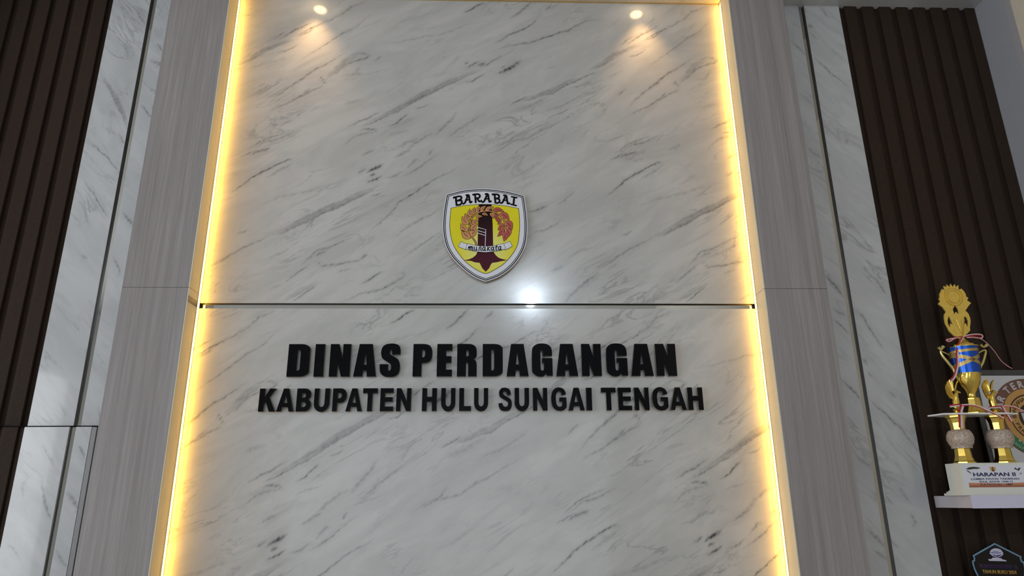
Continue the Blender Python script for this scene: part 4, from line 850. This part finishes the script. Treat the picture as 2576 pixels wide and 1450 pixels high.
BOLD = {
    'K': [[(0, 0), (0.31, 0), (0.31, 0.31), (0.42, 0.44), (0.645, 0), (1, 0), (0.615, 0.62), (0.97, 1), (0.60, 1), (0.31, 0.60), (0.31, 1), (0, 1)]],
    'A': [[(0, 0), (0.27, 0), (0.33, 0.19), (0.67, 0.19), (0.73, 0), (1, 0), (0.655, 1), (0.345, 1)], [(0.385, 0.37), (0.615, 0.37), (0.51, 0.75), (0.49, 0.75)]],
    'B': [[(0, 0)] + arc(0.60, 0.28, 0.40, 0.28, -90, 55) + arc(0.58, 0.745, 0.38, 0.255, -50, 90) + [(0, 1)],
          [(0.34, 0.60), (0.54, 0.60), (0.61, 0.645), (0.63, 0.70), (0.61, 0.755), (0.54, 0.80), (0.34, 0.80)], [(0.34, 0.195), (0.56, 0.195), (0.64, 0.24), (0.665, 0.30), (0.64, 0.36), (0.56, 0.41), (0.34, 0.41)]],
    'U': [arc(0.5, 0.36, 0.5, 0.37, 180, 360, 14) + [(1, 1), (0.69, 1)] + arc(0.5, 0.37, 0.19, 0.165, 360, 180, 10) + [(0.31, 1), (0, 1)]],
    'P': [[(0, 0), (0.34, 0), (0.34, 0.37)] + arc(0.60, 0.685, 0.40, 0.315, -90, 90, 12) + [(0, 1)], [(0.34, 0.57), (0.54, 0.57), (0.62, 0.62), (0.645, 0.69), (0.62, 0.76), (0.54, 0.81), (0.34, 0.81)]],
    'T': [[(0.335, 0), (0.665, 0), (0.665, 0.79), (1, 0.79), (1, 1), (0, 1), (0, 0.79), (0.335, 0.79)]],
    'E': [[(0, 0), (1, 0), (1, 0.20), (0.35, 0.20), (0.35, 0.415), (0.94, 0.415), (0.94, 0.61), (0.35, 0.61), (0.35, 0.80), (0.98, 0.80), (0.98, 1), (0, 1)]],
    'N': [[(0, 0), (0.29, 0), (0.29, 0.60), (0.69, 0), (1, 0), (1, 1), (0.71, 1), (0.71, 0.42), (0.31, 1), (0, 1)]],
    'H': [[(0, 0), (0.32, 0), (0.32, 0.41), (0.68, 0.41), (0.68, 0), (1, 0), (1, 1), (0.68, 1), (0.68, 0.62), (0.32, 0.62), (0.32, 1), (0, 1)]],
    'L': [[(0, 0), (1, 0), (1, 0.21), (0.40, 0.21), (0.40, 1), (0, 1)]],
    'S': norm([(372, 665), (368, 630), (350, 600), (310, 588), (270, 592), (245, 620), (240, 655), (250, 690), (290, 715), (325, 735), (340, 755), (338, 780), (320, 798), (300, 795), (283, 780), (276, 755), (233, 760), (240, 800), (262, 832), (305, 843), (350, 835), (376, 805), (382, 760), (372, 720), (340, 695), (300, 672), (285, 655), (283, 640), (295, 628), (312, 628), (325, 640), (330, 668)]),
    'G': norm([(978, 662), (970, 630), (945, 600), (905, 587), (865, 595), (833, 625), (817, 680), (817, 740), (830, 795), (860, 830), (905, 843), (950, 835), (982, 805), (982, 697), (905, 697), (905, 740), (935, 742), (935, 780), (920, 795), (900, 798), (880, 785), (868, 750), (866, 690), (875, 650), (890, 632), (908, 628), (925, 640), (930, 672)]),
    'I': [[(0, 0), (1, 0), (1, 1), (0, 1)]],
}
ORD = ['first', 'second', 'third', 'fourth', 'fifth']


def sign_line(line, words, z0, hgt, glyphs, rows):
    """each glued letter is a thing: foam body and glossy black face"""
    i = 0
    for w in words:
        for k, ch in enumerate(w):
            c, x0, x1 = line[i]
            i += 1
            n = w[:k + 1].count(ch)
            which = ('%s %s' % (ORD[n - 1], ch)) if w.count(ch) > 1 else 'only %s' % ch
            if w.count(ch) == 2 and n == 2:
                which = 'second %s' % ch
            t = empty('sign_letter', (x0, 0, z0))
            tag(t, 'raised glossy black capital %s, the %s in the word %s, %s' % (ch, which, w, rows), 'letter', 'black sign letters on the marble panel')
            ov = 0.015 * hgt if ch in 'SGU' else 0
            W = x1 - x0
            L = [[(px * W, -ov * (ch != 'U') + py * (hgt + ov * (1 if ch == 'U' else 2)) - (ov if ch == 'U' else 0)) for px, py in lp] for lp in glyphs[ch]]
            MB().prism(L, -0.0165, -0.0004).build('foam_body', M['letter_body'], t)
            MB().prism(L, -0.0205, -0.0166).build('black_face', M['letter_face'], t)


sign_line(LINE1, ['DINAS', 'PERDAGANGAN'], 2.1043, 0.1397, HEAVY, 'upper row')
sign_line(LINE2, ['KABUPATEN', 'HULU', 'SUNGAI', 'TENGAH'], 1.9591, 0.0954, BOLD, 'lower row')

# ------------------------------------------------------------------ emblem
def inset(poly, d):
    P = [Vector(p) for p in poly]
    n = len(P)
    area2 = sum(P[i].x * P[(i + 1) % n].y - P[(i + 1) % n].x * P[i].y for i in range(n))
    s = 1 if area2 > 0 else -1
    out = []
    for i in range(n):
        a, b, c = P[i - 1], P[i], P[(i + 1) % n]
        d1, d2 = (b - a).normalized(), (c - b).normalized()
        n1, n2 = Vector((-d1.y, d1.x)) * s, Vector((-d2.y, d2.x)) * s
        bis = (n1 + n2)
        bis = bis / max(0.3, (1 + n1.dot(n2)))
        q = b + bis * d
        out.append((q.x, q.y))
    return out


EMB['outer'] = closed(EMB['outer'], [0, 6, 16])
EMB['field'] = closed(EMB['field'], [0, 6, 13])
e_black = plain('emblem_black', lin(14, 12, 11), 0.6, spec=0.1)
e_white = plain('emblem_white', lin(224, 225, 234), 0.45, spec=0.2, var=0.02)
e_edge = plain('emblem_edge', lin(150, 140, 128), 0.5)
e_yel = radial('emblem_yellow', lin(228, 216, 40), lin(234, 236, 160), (0.005, -0.075), 0.13)
e_trunk = vfade('emblem_trunk', lin(76, 24, 38), lin(22, 9, 6), -0.12, 0.10)
e_leaf = [plain('emblem_leaf_tan', lin(206, 140, 84), 0.4), plain('emblem_leaf_red', lin(186, 78, 62), 0.4)]
EK = 0.000332  # metres per measured unit on the emblem
t = tag(empty('wall_emblem', (0.014, 0, 2.75)), 'yellow and white shield emblem with a wreath mounted on the marble panel', 'emblem')
MB().prism([EMB['outer']], -0.022, -0.0005).build('shield_board', e_edge, t)
MB().flat([inset(EMB['outer'], 0.0004)], -0.0222).build('white_face', e_white, t)


def ring(a, b, name, y, mat):
    return MB().flat([inset(EMB['outer'], a), inset(EMB['outer'], b)], y).build(name, mat, t)


ring(13 * EK, 26 * EK, 'outer_line', -0.0225, e_black)
ring(35 * EK, 44 * EK, 'inner_line', -0.0225, e_black)
MB().flat([EMB['field']], -0.0225).build('field_outline', e_black, t)
MB().flat([inset(EMB['field'], 7 * EK)], -0.0228).build('yellow_field', e_yel, t)
MB().flat([EMB['trunk']], -0.0231).build('tree_trunk', e_trunk, t)
mb = MB()
for l in EMB['lines']:
    mb.stroke(l, 9 * EK, -0.0233)
mb.build('white_lines', e_white, t)


def leaf_poly(a, b, w):
    a, b = Vector(a), Vector(b)
    d = b - a
    n = Vector((-d.y, d.x)).normalized()
    R, L = [], []
    for k in range(9):
        u = k / 8
        pw = w * (math.sin(PI * u ** 0.75) ** 0.9) * 0.5
        bow = n * (0.10 * d.length * math.sin(PI * u))
        R.append(a + d * u + bow + n * pw)
        L.append(a + d * u + bow - n * pw)
    return [(p.x, p.y) for p in R + L[-2:0:-1]]


st = smooth_line(EMB['stem'], 4)
MB().stroke(st, 26 * EK, -0.0232).build('stem_outline', e_black, t)
for (ab, w, c) in EMB['leaf']:
    P = leaf_poly(ab[0], ab[1], w * EK * 1.1)
    o = MB().flat([P], -0.02345).build('leaf_outline', e_black, t)
    lf = MB().flat([inset(P, 5.0 * EK)], -0.0237).build('leaf', e_leaf[c], o)
    a, b = Vector(ab[0]), Vector(ab[1])
    dd = b - a
    nn = Vector((-dd.y, dd.x)).normalized()
    mid = [a + dd * u + nn * (0.10 * dd.length * math.sin(PI * u) + q) for u, q in ((0.25, 0), (0.5, 4 * EK), (0.75, 0))]
    mid2 = [a + dd * u + nn * (0.10 * dd.length * math.sin(PI * u) + q) for u, q in ((0.3, -7 * EK), (0.5, -10 * EK), (0.68, -7 * EK))]
    MB().stroke(mid, 4 * EK, -0.02395).stroke(mid2, 4 * EK, -0.02395).build('leaf_vein', e_black, o)
MB().stroke(st, 13 * EK, -0.0238).build('stem', e_leaf[0], t)
for i, fl_ in enumerate(EMB['flags']):
    o = MB().flat([fl_], -0.0240).build('banner_tail', e_black, t)
    MB().flat([inset(fl_, 5 * EK)], -0.0242).build('banner_tail_face', e_white, o)
o = MB().flat([EMB['banner']], -0.0244).build('banner', e_black, t)
MB().flat([inset(EMB['banner'], 5 * EK)], -0.0246).build('banner_face', e_white, o)
mb = MB()
for k, l in enumerate(EMB['murakata']):
    mb.stroke(smooth_line(l, 4) if len(l) > 2 else [Vector(p) for p in l], 12.5 * EK, -0.0249 - 0.00002 * k)
mb.build('banner_lettering', e_black, t)
mb = MB()
for k, l in enumerate(EMB['barabai']):
    mb.stroke(smooth_line(l, 4) if len(l) > 2 else [Vector(p) for p in l], (27 - 5 * (abs(l[0][1] - l[-1][1]) < 0.008)) * EK, -0.0226 - 0.00002 * k)
mb.build('title_lettering', e_black, t)

# ------------------------------------------------------------------ shelves in the right bay
lav = plain('lavender_daylit_front', lin(205, 202, 224), 0.5, var=0.03)  # bluish daylight on the front is mixed into this lavender
lav_side = plain('lavender_shaded_side', lin(196, 190, 196), 0.5, var=0.04)  # duller copy, colours the less lit sides of the shelf darker
for z, lab in ((1.582, 'pale lavender wall shelf under the gold trophy in the right bay'), (1.176, 'pale lavender wall shelf under the dark award plaque')):
    t = tag(empty('wall_shelf', (0, 0, z)), lab, 'shelf', None)
    MB().box(1.8735, SIDE - 0.001, -0.2245, -0.0005, -0.0225, 0.0225).build('board', lav_side, t)
    MB().box(1.8730, SIDE - 0.001, -0.2284, -0.2250, -0.0235, 0.0235).build('front_band', lav, t)
SH = 1.6055

# ------------------------------------------------------------------ trophy
gold = plain('gold_chrome', (0.78, 0.56, 0.13, 1), 0.16, 1.0, var=0.10, scale=20)
gold_flat = plain('gold_foil', (0.86, 0.60, 0.12, 1), 0.36, 0.6, var=0.12, scale=90, bump=0.1)
pale_gold = plain('pale_gold_plastic', (0.80, 0.68, 0.28, 1), 0.25, 0.9, var=0.08)
blue = plain('blue_foil', (0.02, 0.10, 0.55, 1), 0.22, 0.75, var=0.2, scale=40)
tan = plain('tan_band', (0.52, 0.36, 0.13, 1), 0.35, 0.7)
white_b = plain('trophy_white', lin(218, 218, 210), 0.5, var=0.03)
white_p = plain('trophy_plate', lin(225, 225, 225), 0.35)
red = plain('red_ribbon', lin(168, 24, 36), 0.5)
rwhite = plain('white_ribbon', lin(214, 196, 200), 0.5)
gran = granite('granite_ball')
navy = plain('navy_ink', lin(22, 36, 78), 0.5)
sheet = plain('label_sheet', lin(218, 219, 230), 0.4, var=0.02)
peach = vfade('label_band', lin(150, 78, 54), lin(206, 152, 120), 0.030, 0.047)
leafink = plain('leaf_ink', lin(52, 48, 36), 0.5)

T = tag(empty('trophy', (2.0, -0.155, SH)), 'tall gold trophy with a blue cup and red white ribbons on the shelf', 'trophy')
b = MB()
b.box(-0.130, 0.142, -0.045, 0.0395, 0.0195, 0.1215)
b.build('pedestal', white_b, T)
b = MB()
b.box(-0.147, 0.159, -0.060, 0.054, 0.0, 0.0085)
b.box(-0.140, 0.152, -0.054, 0.048, 0.0085, 0.0150)
b.box(-0.134, 0.146, -0.049, 0.043, 0.0150, 0.0195)
b.build('pedestal_moulding', white_b, T)
# printed label on the pedestal
lb = FIG['label']
o = MB().box(-0.118, 0.132, -0.0460, -0.0451, 0.0296, 0.1125).build('label_sheet', sheet, T)
MB().flat([[(-0.107, 0.0300), (0.131, 0.0300), (0.131, 0.0478), (0.03, 0.0440), (-0.107, 0.0472)]], -0.0462).build('label_band', peach, o)
text_mb('HARAPAN II', 0.0188, -0.0826, 0.0712, -0.0464, 0.169, 0.0006).build('label_title', navy, o)
tx = text_mb('LOMBA PAWAI TAKBIRAN', 0.0092, -0.0942, 0.0578, -0.0464, 0.191, 0.0002)
t2 = text_mb('IDUL ADHA 1446 H', 0.0092, -0.0628, 0.0474, -0.0464, 0.131, 0.0002)
t3 = text_mb('KATEGORI : SMP', 0.0092, -0.0605, 0.0370, -0.0464, 0.129, 0.0001)
tx.add(t2.v, t2.f)
tx.add(t3.v, t3.f)
tx.build('label_lines', navy, o)
lf = MB()
lf.flat([[(-0.108, 0.098), (-0.095, 0.1045), (-0.075, 0.107), (-0.055, 0.1045), (-0.047, 0.1015), (-0.062, 0.0985), (-0.078, 0.0985), (-0.092, 0.096)]], -0.0463)
lf.flat([[(-0.107, 0.094), (-0.100, 0.093), (-0.090, 0.084), (-0.088, 0.080), (-0.098, 0.086)]], -0.0463)
lf.flat([[(0.084, 0.098), (0.092, 0.103), (0.098, 0.096), (0.106, 0.103), (0.112, 0.101), (0.102, 0.090), (0.096, 0.094)]], -0.0463)
lf.flat([[(0.100, 0.078), (0.112, 0.084), (0.110, 0.079)]], -0.0463)
lf.build('label_leaves', leafink, o)
em = MB().flat([[(-0.011, 0.106), (0.012, 0.106), (0.012, 0.096), (0.007, 0.090), (0.0005, 0.087), (-0.006, 0.090), (-0.011, 0.096)]], -0.0463)
em.build('label_emblem', plain('label_emblem_yellow', lin(190, 158, 92), 0.5), o)
MB().flat([[(-0.002, 0.105), (0.003, 0.105), (0.003, 0.095), (0.007, 0.092), (0.0005, 0.088), (-0.006, 0.092), (-0.002, 0.095)]], -0.0464).build('label_emblem_tree', plain('label_emblem_ink', lin(110, 52, 46), 0.5), o)

for cx in (-0.0735, 0.0900):
    MB().lathe([(0.040, 0.1217), (0.040, 0.127), (0.036, 0.131), (0.030, 0.150), (0.0275, 0.182)], 8, cx, 0, sq=PI / 8).build('column_foot', gold, T)
    MB().lathe([(0.0365, 0.1795), (0.0375, 0.1845), (0.0370, 0.1875), (0.0440, 0.1985), (0.0480, 0.2120), (0.0485, 0.2215), (0.0460, 0.2350), (0.0405, 0.2460), (0.0355, 0.2512), (0.0260, 0.2535)], 28, cx, 0).build('stone_ball', gran, T, smooth=True)
    MB().lathe([(0.026, 0.2535), (0.026, 0.262), (0.0275, 0.280), (0.033, 0.296), (0.038, 0.302), (0.038, 0.309)], 8, cx, 0, sq=PI / 8).build('column_cup', gold, T)
pl = MB()
P8 = [(-0.170, 0.030), (-0.150, -0.040), (-0.10, -0.052), (0.11, -0.052), (0.155, -0.040), (0.172, 0.030), (0.11, 0.05), (-0.11, 0.05)]
n = len(P8)
pl.add([(x, y, 0.3092) for x, y in P8] + [(x, y, 0.3152) for x, y in P8],
       [tuple(range(n))[::-1], tuple(range(n, 2 * n))] + [(i, (i + 1) % n, (i + 1) % n + n, i + n) for i in range(n)])
pl.build('tier_plate', white_p, T)

CX = 0.010
MB().lathe([(0.047, 0.3153), (0.047, 0.320), (0.042, 0.325), (0.030, 0.348), (0.027, 0.374), (0.027, 0.379)], 8, CX, 0, sq=PI / 8).build('cup_base', gold, T)
MB().lathe([(0.027, 0.379), (0.016, 0.384), (0.0135, 0.392), (0.016, 0.400), (0.024, 0.413), (0.037, 0.432), (0.044, 0.452), (0.047, 0.470), (0.0475, 0.4805)], 40, CX, 0,
           fn=lambda r, z, a: r * (1 + 0.06 * (0.5 + 0.5 * math.cos(a - 3.6)) * math.sin(11 * a - 110 * z))).build('cup_bowl', gold, T, smooth=True)
MB().lathe([(0.0475, 0.4805), (0.051, 0.530), (0.054, 0.590)], 32, CX + 0.004, 0).build('cup_body', blue, T, smooth=True)
MB().lathe([(0.0565, 0.589), (0.0565, 0.5925), (0.044, 0.5955), (0.042, 0.602), (0.030, 0.609), (0.015, 0.625), (0.011, 0.640)], 32, CX + 0.008, 0).build('cup_lid', gold, T, smooth=True)


def band(fn, hw, name):
    mbb = MB()
    vs, fs = [], []
    n = 48
    for k in range(n + 1):
        a = 2 * PI * k / n
        z = fn(a)
        for q in (-hw, hw):
            r = 0.0475 + (z + q - 0.4805) * (0.0065 / 0.11) + 0.0012
            vs.append((CX + 0.004 + r * math.cos(a), r * math.sin(a), z + q))
    for k in range(n):
        fs.append((2 * k, 2 * k + 2, 2 * k + 3, 2 * k + 1))
    mbb.add(vs, fs)
    return mbb.build(name, tan, T, smooth=True)


band(lambda a: 0.572 + 0.004 * math.cos(a), 0.0055, 'gold_band')
band(lambda a: 0.532 + 0.022 * math.cos(a + 0.1), 0.008, 'gold_band')
band(lambda a: 0.532 - 0.022 * math.cos(a + 0.1), 0.008, 'gold_band')


def h3(pts, y):
    return [(p[0], y, p[1]) for p in smooth_line(pts, 4)]


for sd in 'LR':
    o = MB().tube(h3(FIG['handle' + sd], 0.0), [0.0035 + 0.0025 * math.sin(PI * k / 16) for k in range(17)]).build('handle', pale_gold, T, smooth=True)
    MB().tube(h3(FIG['handle' + sd + '2'], 0.0), 0.0032).build('handle_arm', pale_gold, o, smooth=True)
    a, c, e = FIG['handle' + sd + 't']
    MB().tube([(a[0], -0.002, a[1]), (c[0], 0, c[1])], [0.007, 0.003]).tube([(e[0], 0.004, e[1]), (c[0], 0, c[1])], [0.008, 0.003]).build('handle_leaf', pale_gold, o)

# the cut-out figure on the lid
o = MB().prism([FIG['outer']] + FIG['holes'], -0.003, 0.003).build('star_figure', gold_flat, T)
mc = FIG['med'][0]
rr = (FIG['med'][1][0] - mc[0])
ringm = MB()
for r0, r1 in ((rr, rr - 0.003), (rr * 0.72, rr * 0.72 - 0.003)):
    A = [(mc[0] + r0 * math.cos(2 * PI * k / 32), mc[1] + r0 * math.sin(2 * PI * k / 32)) for k in range(32)]
    B = [(mc[0] + r1 * math.cos(2 * PI * k / 32), mc[1] + r1 * math.sin(2 * PI * k / 32)) for k in range(32)]
    ringm.prism([A, B], -0.0058, -0.003)
ringm.build('medallion_ring', gold, o)
MB().prism([[(mc[0] + rr * 0.66 * math.cos(2 * PI * k / 32), mc[1] + rr * 0.66 * math.sin(2 * PI * k / 32)) for k in range(32)]], -0.0042, -0.003).build('medallion', gold_flat, o)
fl_ = MB()
base = (0.025, 0.637)
for q in (-0.030, -0.012, 0.006, 0.020):
    fl_.tube([(base[0], -0.0032, base[1] + 0.004), (base[0] + q, -0.0032, base[1] + 0.075)], [0.0012, 0.0022], 6)
fl_.build('figure_ribs', gold, o)

# two eagles standing over the columns
for key, ekey, wr_, cx, fl in (('wingL', 'eagle', 'wingR', -0.0735, 0), ('wingL2', 'eagle2', 'wingR2', 0.0900, 1)):
    E = FIG[ekey]
    hx, hz = E[0]
    body = MB().lathe([(0.020, 0.3153), (0.022, 0.320), (0.014, 0.326), (0.018, 0.333), (0.013, 0.338)], 14, E[3][0] + 0.002, -0.012)
    body.tube([(E[3][0], -0.012, 0.334), (E[2][0], -0.012, E[2][1]), (E[1][0], -0.014, E[1][1]), (hx, -0.016, hz)], [0.011, 0.0135, 0.010, 0.006], 14)
    o = body.build('eagle_body', gold, T, smooth=True)
    hd = MB().lathe([(0.001, -0.009), (0.006, -0.006), (0.0085, 0), (0.006, 0.006), (0.001, 0.009)], 12, hx, -0.016, hz)
    hd.tube([(hx + 0.004, -0.021, hz), (hx + 0.007, -0.026, hz - 0.002), (hx + 0.008, -0.027, hz - 0.006)], [0.004, 0.0025, 0.0006], 8)
    hd.build('eagle_head', gold, o, smooth=True)
    W = FIG[key]
    w = MB().prism([W], -0.012, -0.008)
    # feather ridges fan from the shoulder to the outer edge
    sx, sz = W[4]
    outer = smooth_line(W[6:] + W[:1], 3)
    for p in outer:
        q0 = (sx + (p[0] - sx) * 0.30, sz + (p[1] - sz) * 0.30)
        w.tube([(q0[0], -0.0125, q0[1]), (p[0], -0.0125, p[1])], [0.0012, 0.0021], 5)
    w.build('eagle_wing', gold, o)
    MB().prism([FIG[wr_]], 0.002, 0.008).build('eagle_wing', gold, o)


def ribbon(key, w, y0, y1, twoface=True):
    P = smooth_line(FIG[key], 5)
    n = len(P)
    mw, mr = MB(), MB()
    for mbb, lo, hi in ((mw, 0.0, 0.5), (mr, -0.5, 0.0)):
        vs, fs = [], []
        for i, p in enumerate(P):
            dv = (P[min(i + 1, n - 1)] - P[max(i - 1, 0)]).normalized()
            nn = Vector((-dv.y, dv.x))
            yy = y0 + (y1 - y0) * i / (n - 1)
            for q in (lo, hi):
                pp = p + nn * (w * q)
                vs.append((pp.x, yy, pp.y))
        for i in range(n - 1):
            fs.append((2 * i, 2 * i + 1, 2 * i + 3, 2 * i + 2))
        mbb.add(vs, fs)
    o = mw.build('ribbon', rwhite, T)
    if twoface:
        mr.build('red_stripe', red, o)


ribbon('rb1', 0.013, -0.012, -0.075)
ribbon('rb1b', 0.0065, -0.012, -0.014)
ribbon('rb1c', 0.0075, -0.012, -0.014)
ribbon('rb1d', 0.0035, -0.012, -0.060)
ribbon('rb2', 0.017, -0.036, -0.056)
ribbon('rb2b', 0.011, -0.036, -0.036)
ribbon('rb2c', 0.008, -0.036, -0.060)
ribbon('rb3', 0.013, -0.036, -0.056)
ribbon('rb3b', 0.009, -0.036, -0.036)
ribbon('rb3c', 0.006, -0.036, -0.060)

# ------------------------------------------------------------------ round-print board behind the trophy
B = tag(empty('printed_board', (2.345, -0.046, SH)), 'white printed board with a brown round seal standing behind the trophy', 'board', None)
B.rotation_euler = (math.radians(-3.0), 0, 0)
pw = plain('board_print_white', lin(205, 205, 208), 0.35, var=0.02)
clear, nt, bs = mat_new('clear_acrylic')
bs.inputs['Base Color'].default_value = (0.55, 0.56, 0.56, 1)
bs.inputs['Roughness'].default_value = 0.08
bs.inputs['Transmission Weight'].default_value = 0.9
bs.inputs['IOR'].default_value = 1.3
brown = plain('seal_brown', lin(116, 80, 68), 0.4)
sgold = plain('seal_gold', lin(200, 150, 84), 0.4)
sdark = plain('seal_dark', lin(52, 40, 36), 0.4)
sgreen = plain('seal_green', lin(44, 128, 84), 0.4)
sgrey = plain('seal_lettering', lin(196, 190, 188), 0.4)
MB().box(-0.228, 0.215, 0.0, 0.004, 0.0, 0.522).build('acrylic_back', clear, B)
MB().prism([[(-0.218, 0.0), (0.205, 0.0), (0.205, 0.496), (-0.198, 0.496)]], -0.003, -0.0003).build('white_panel', pw, B)
cz = 1.920 - SH
circ = lambda r, a0=0, a1=360, n=64: [(r * math.cos(math.radians(a0 + (a1 - a0) * k / n)), cz + r * math.sin(math.radians(a0 + (a1 - a0) * k / n))) for k in range(n + (a1 - a0 < 360))]
MB().flat([circ(0.167, 0, 360)], -0.0034).build('seal_rim', brown, B)
MB().flat([circ(0.160, 212, 328, 30) + circ(0.110, 212, 328, 30)[::-1]], -0.0037).build('seal_green_arc', sgreen, B)
MB().flat([circ(0.124)], -0.0039).build('seal_gold_disc', sgold, B)
MB().flat([circ(0.0995), circ(0.094)], -0.0042).build('seal_line', sdark, B)
MB().flat([circ(0.060)], -0.0042).build('seal_core', sdark, B)


def arc_text(chars, r, size, bold, mat, name, flip=False):
    mbb = MB()
    for ch, a in chars:
        ar = math.radians(a)
        px, pz = r * math.cos(ar), cz + r * math.sin(ar)
        rot = ar - PI / 2 if not flip else ar + PI / 2
        tm = text_mb(ch, size, px, pz, -0.0046, None, bold, rot, 'CENTER')
        mbb.add(tm.v, tm.f)
    return mbb.build(name, mat, B)


arc_text((('A', 159), ('R', 146), ('T', 125), ('E', 111), ('R', 97)), 0.130, 0.040, 0.0016, sgrey, 'seal_title')
arc_text((('B', 177), ('A', 166), ('N', 156), ('T', 147), ('J', 139), ('A', 130), ('N', 119), ('A', 107)), 0.072, 0.024, 0.0004, sdark, 'seal_upper_text')
arc_text((('\u00b7', 189), ('P', 200), ('R', 212), ('A', 224), ('L', 235), ('A', 246)), 0.088, 0.024, 0.0004, sdark, 'seal_lower_text', True)
arc_text((('M', 216), ('E', 221.5), ('N', 227), ('G', 233), ('H', 239)), 0.155, 0.017, 0.0002, sgrey, 'seal_green_text', True)
arc_text((('M', 229), ('E', 236)), 0.133, 0.015, 0.0002, sgrey, 'seal_green_inner_text', True)
MB().flat([[(-0.052, cz + 0.030), (-0.005, cz + 0.030), (-0.005, cz + 0.024), (-0.052, cz + 0.024)]], -0.0046).flat([[(-0.048, cz + 0.020), (-0.034, cz + 0.020), (-0.034, cz - 0.02), (-0.044, cz - 0.02)]], -0.0046).build('seal_symbol', sgrey, B)

# ------------------------------------------------------------------ dark award plaque on the lower shelf
A = tag(empty('award_plaque', (2.013, -0.100, 1.1997)), 'dark shield shaped award plaque outlined in light blue at lower right', 'plaque')
pdark = plain('plaque_black', lin(17, 15, 14), 0.3, spec=0.3)
pblue = plain('plaque_blue_line', lin(112, 150, 172), 0.4)
pnavy = plain('plaque_navy_line', lin(28, 34, 66), 0.4)
pgold = vfade('plaque_gold_ink', lin(150, 92, 50), lin(176, 158, 84), 0.112, 0.132)
ppur = vfade('plaque_purple_ink', lin(48, 46, 82), lin(92, 58, 96), 0.130, 0.152)
plogo = plain('plaque_logo_white', lin(196, 192, 214), 0.4)
plb = plain('plaque_logo_blue', lin(54, 62, 130), 0.4)
Lh = PLQ['outL'] + [[-0.055, 0.055], [-0.03, 0.028]]
ol = [(p[0], p[1]) for p in Lh] + [(0.0085 - p[0], p[1] - 0.006 * (p[1] > 0.1)) for p in Lh[:0:-1]]
MB().prism([ol], 0.0, 0.008).build('board', pdark, A)
MB().flat([inset(ol, 0.001), inset(ol, 0.0062)], -0.0006).build('blue_outline', pblue, A)
MB().flat([inset(ol, 0.0068), inset(ol, 0.0088)], -0.0006).build('navy_outline', pnavy, A)
MB().box(-0.075, 0.085, -0.035, 0.045, 0.0, 0.028).build('stand', pdark, A)
lg = MB()
lg.flat([[(0.005 + 0.0245 * math.cos(2 * PI * k / 28), 0.1925 + 0.0155 * math.sin(2 * PI * k / 28)) for k in range(28)]], -0.0007)
lg.flat([[(-0.0235, 0.1892), (-0.0195, 0.1985), (0.0298, 0.1944), (0.0312, 0.1868), (0.024, 0.1795), (0.006, 0.1745), (0.0045, 0.170), (0.0005, 0.170), (-0.002, 0.1755), (-0.014, 0.180)]], -0.00075)
lg.flat([[(-0.0335, 0.1690), (-0.0315, 0.1625), (0.0385, 0.1600), (0.0365, 0.1640), (0.025, 0.1665), (0.0165, 0.1725), (-0.014, 0.1740), (-0.021, 0.1690)]], -0.0007)
o = lg.build('logo', plogo, A)
lg = MB()
lg.stroke([(-0.020, 0.1935), (-0.012, 0.1915), (0.005, 0.1905), (0.022, 0.1915)], 0.0024, -0.0010)
lg.flat([[(-0.017, 0.1875), (-0.010, 0.1815), (0.001, 0.1770), (0.003, 0.1725), (0.007, 0.1775), (0.018, 0.1805), (0.026, 0.1860), (0.014, 0.1835), (0.006, 0.1838), (0.003, 0.1795), (-0.002, 0.1838), (-0.010, 0.1842)]], -0.0010)
lg.stroke([(-0.010, 0.1935), (-0.006, 0.1965), (0.004, 0.1955), (0.012, 0.1962)], 0.0016, -0.0010)
lg.build('logo_hands', plb, o)
pt = MB()
rnd = random.Random(5)
for k in range(34):
    # worn lettering that cannot be read any more: close upright and slanted strokes
    xx = -0.073 + 0.00375 * k
    zz_ = 0.1375 - 0.0045 * (xx + 0.074) / 0.15
    pt.stroke([(xx, zz_), (xx + rnd.choice((0, 0, 0.0028, -0.0022)), zz_ + 0.0128)], 0.0017, -0.0007 - 0.00001 * k)
    if k % 3 == 0:
        q = rnd.choice((0.001, 0.0065, 0.0122))
        pt.stroke([(xx, zz_ + q), (xx + 0.0042, zz_ + q)], 0.0018, -0.00105 - 0.00001 * k)
tf = text_mb('5', 0.018, 0.064, 0.1312, -0.0007, 0.012, 0.0006)
pt.add(tf.v, tf.f)
pt.build('purple_lettering', ppur, A)
text_mb('TAHUN BUKU 2024', 0.0168, -0.0659, 0.1185, -0.0007, 0.134, 0.0007, -0.035).build('gold_lettering', pgold, A)
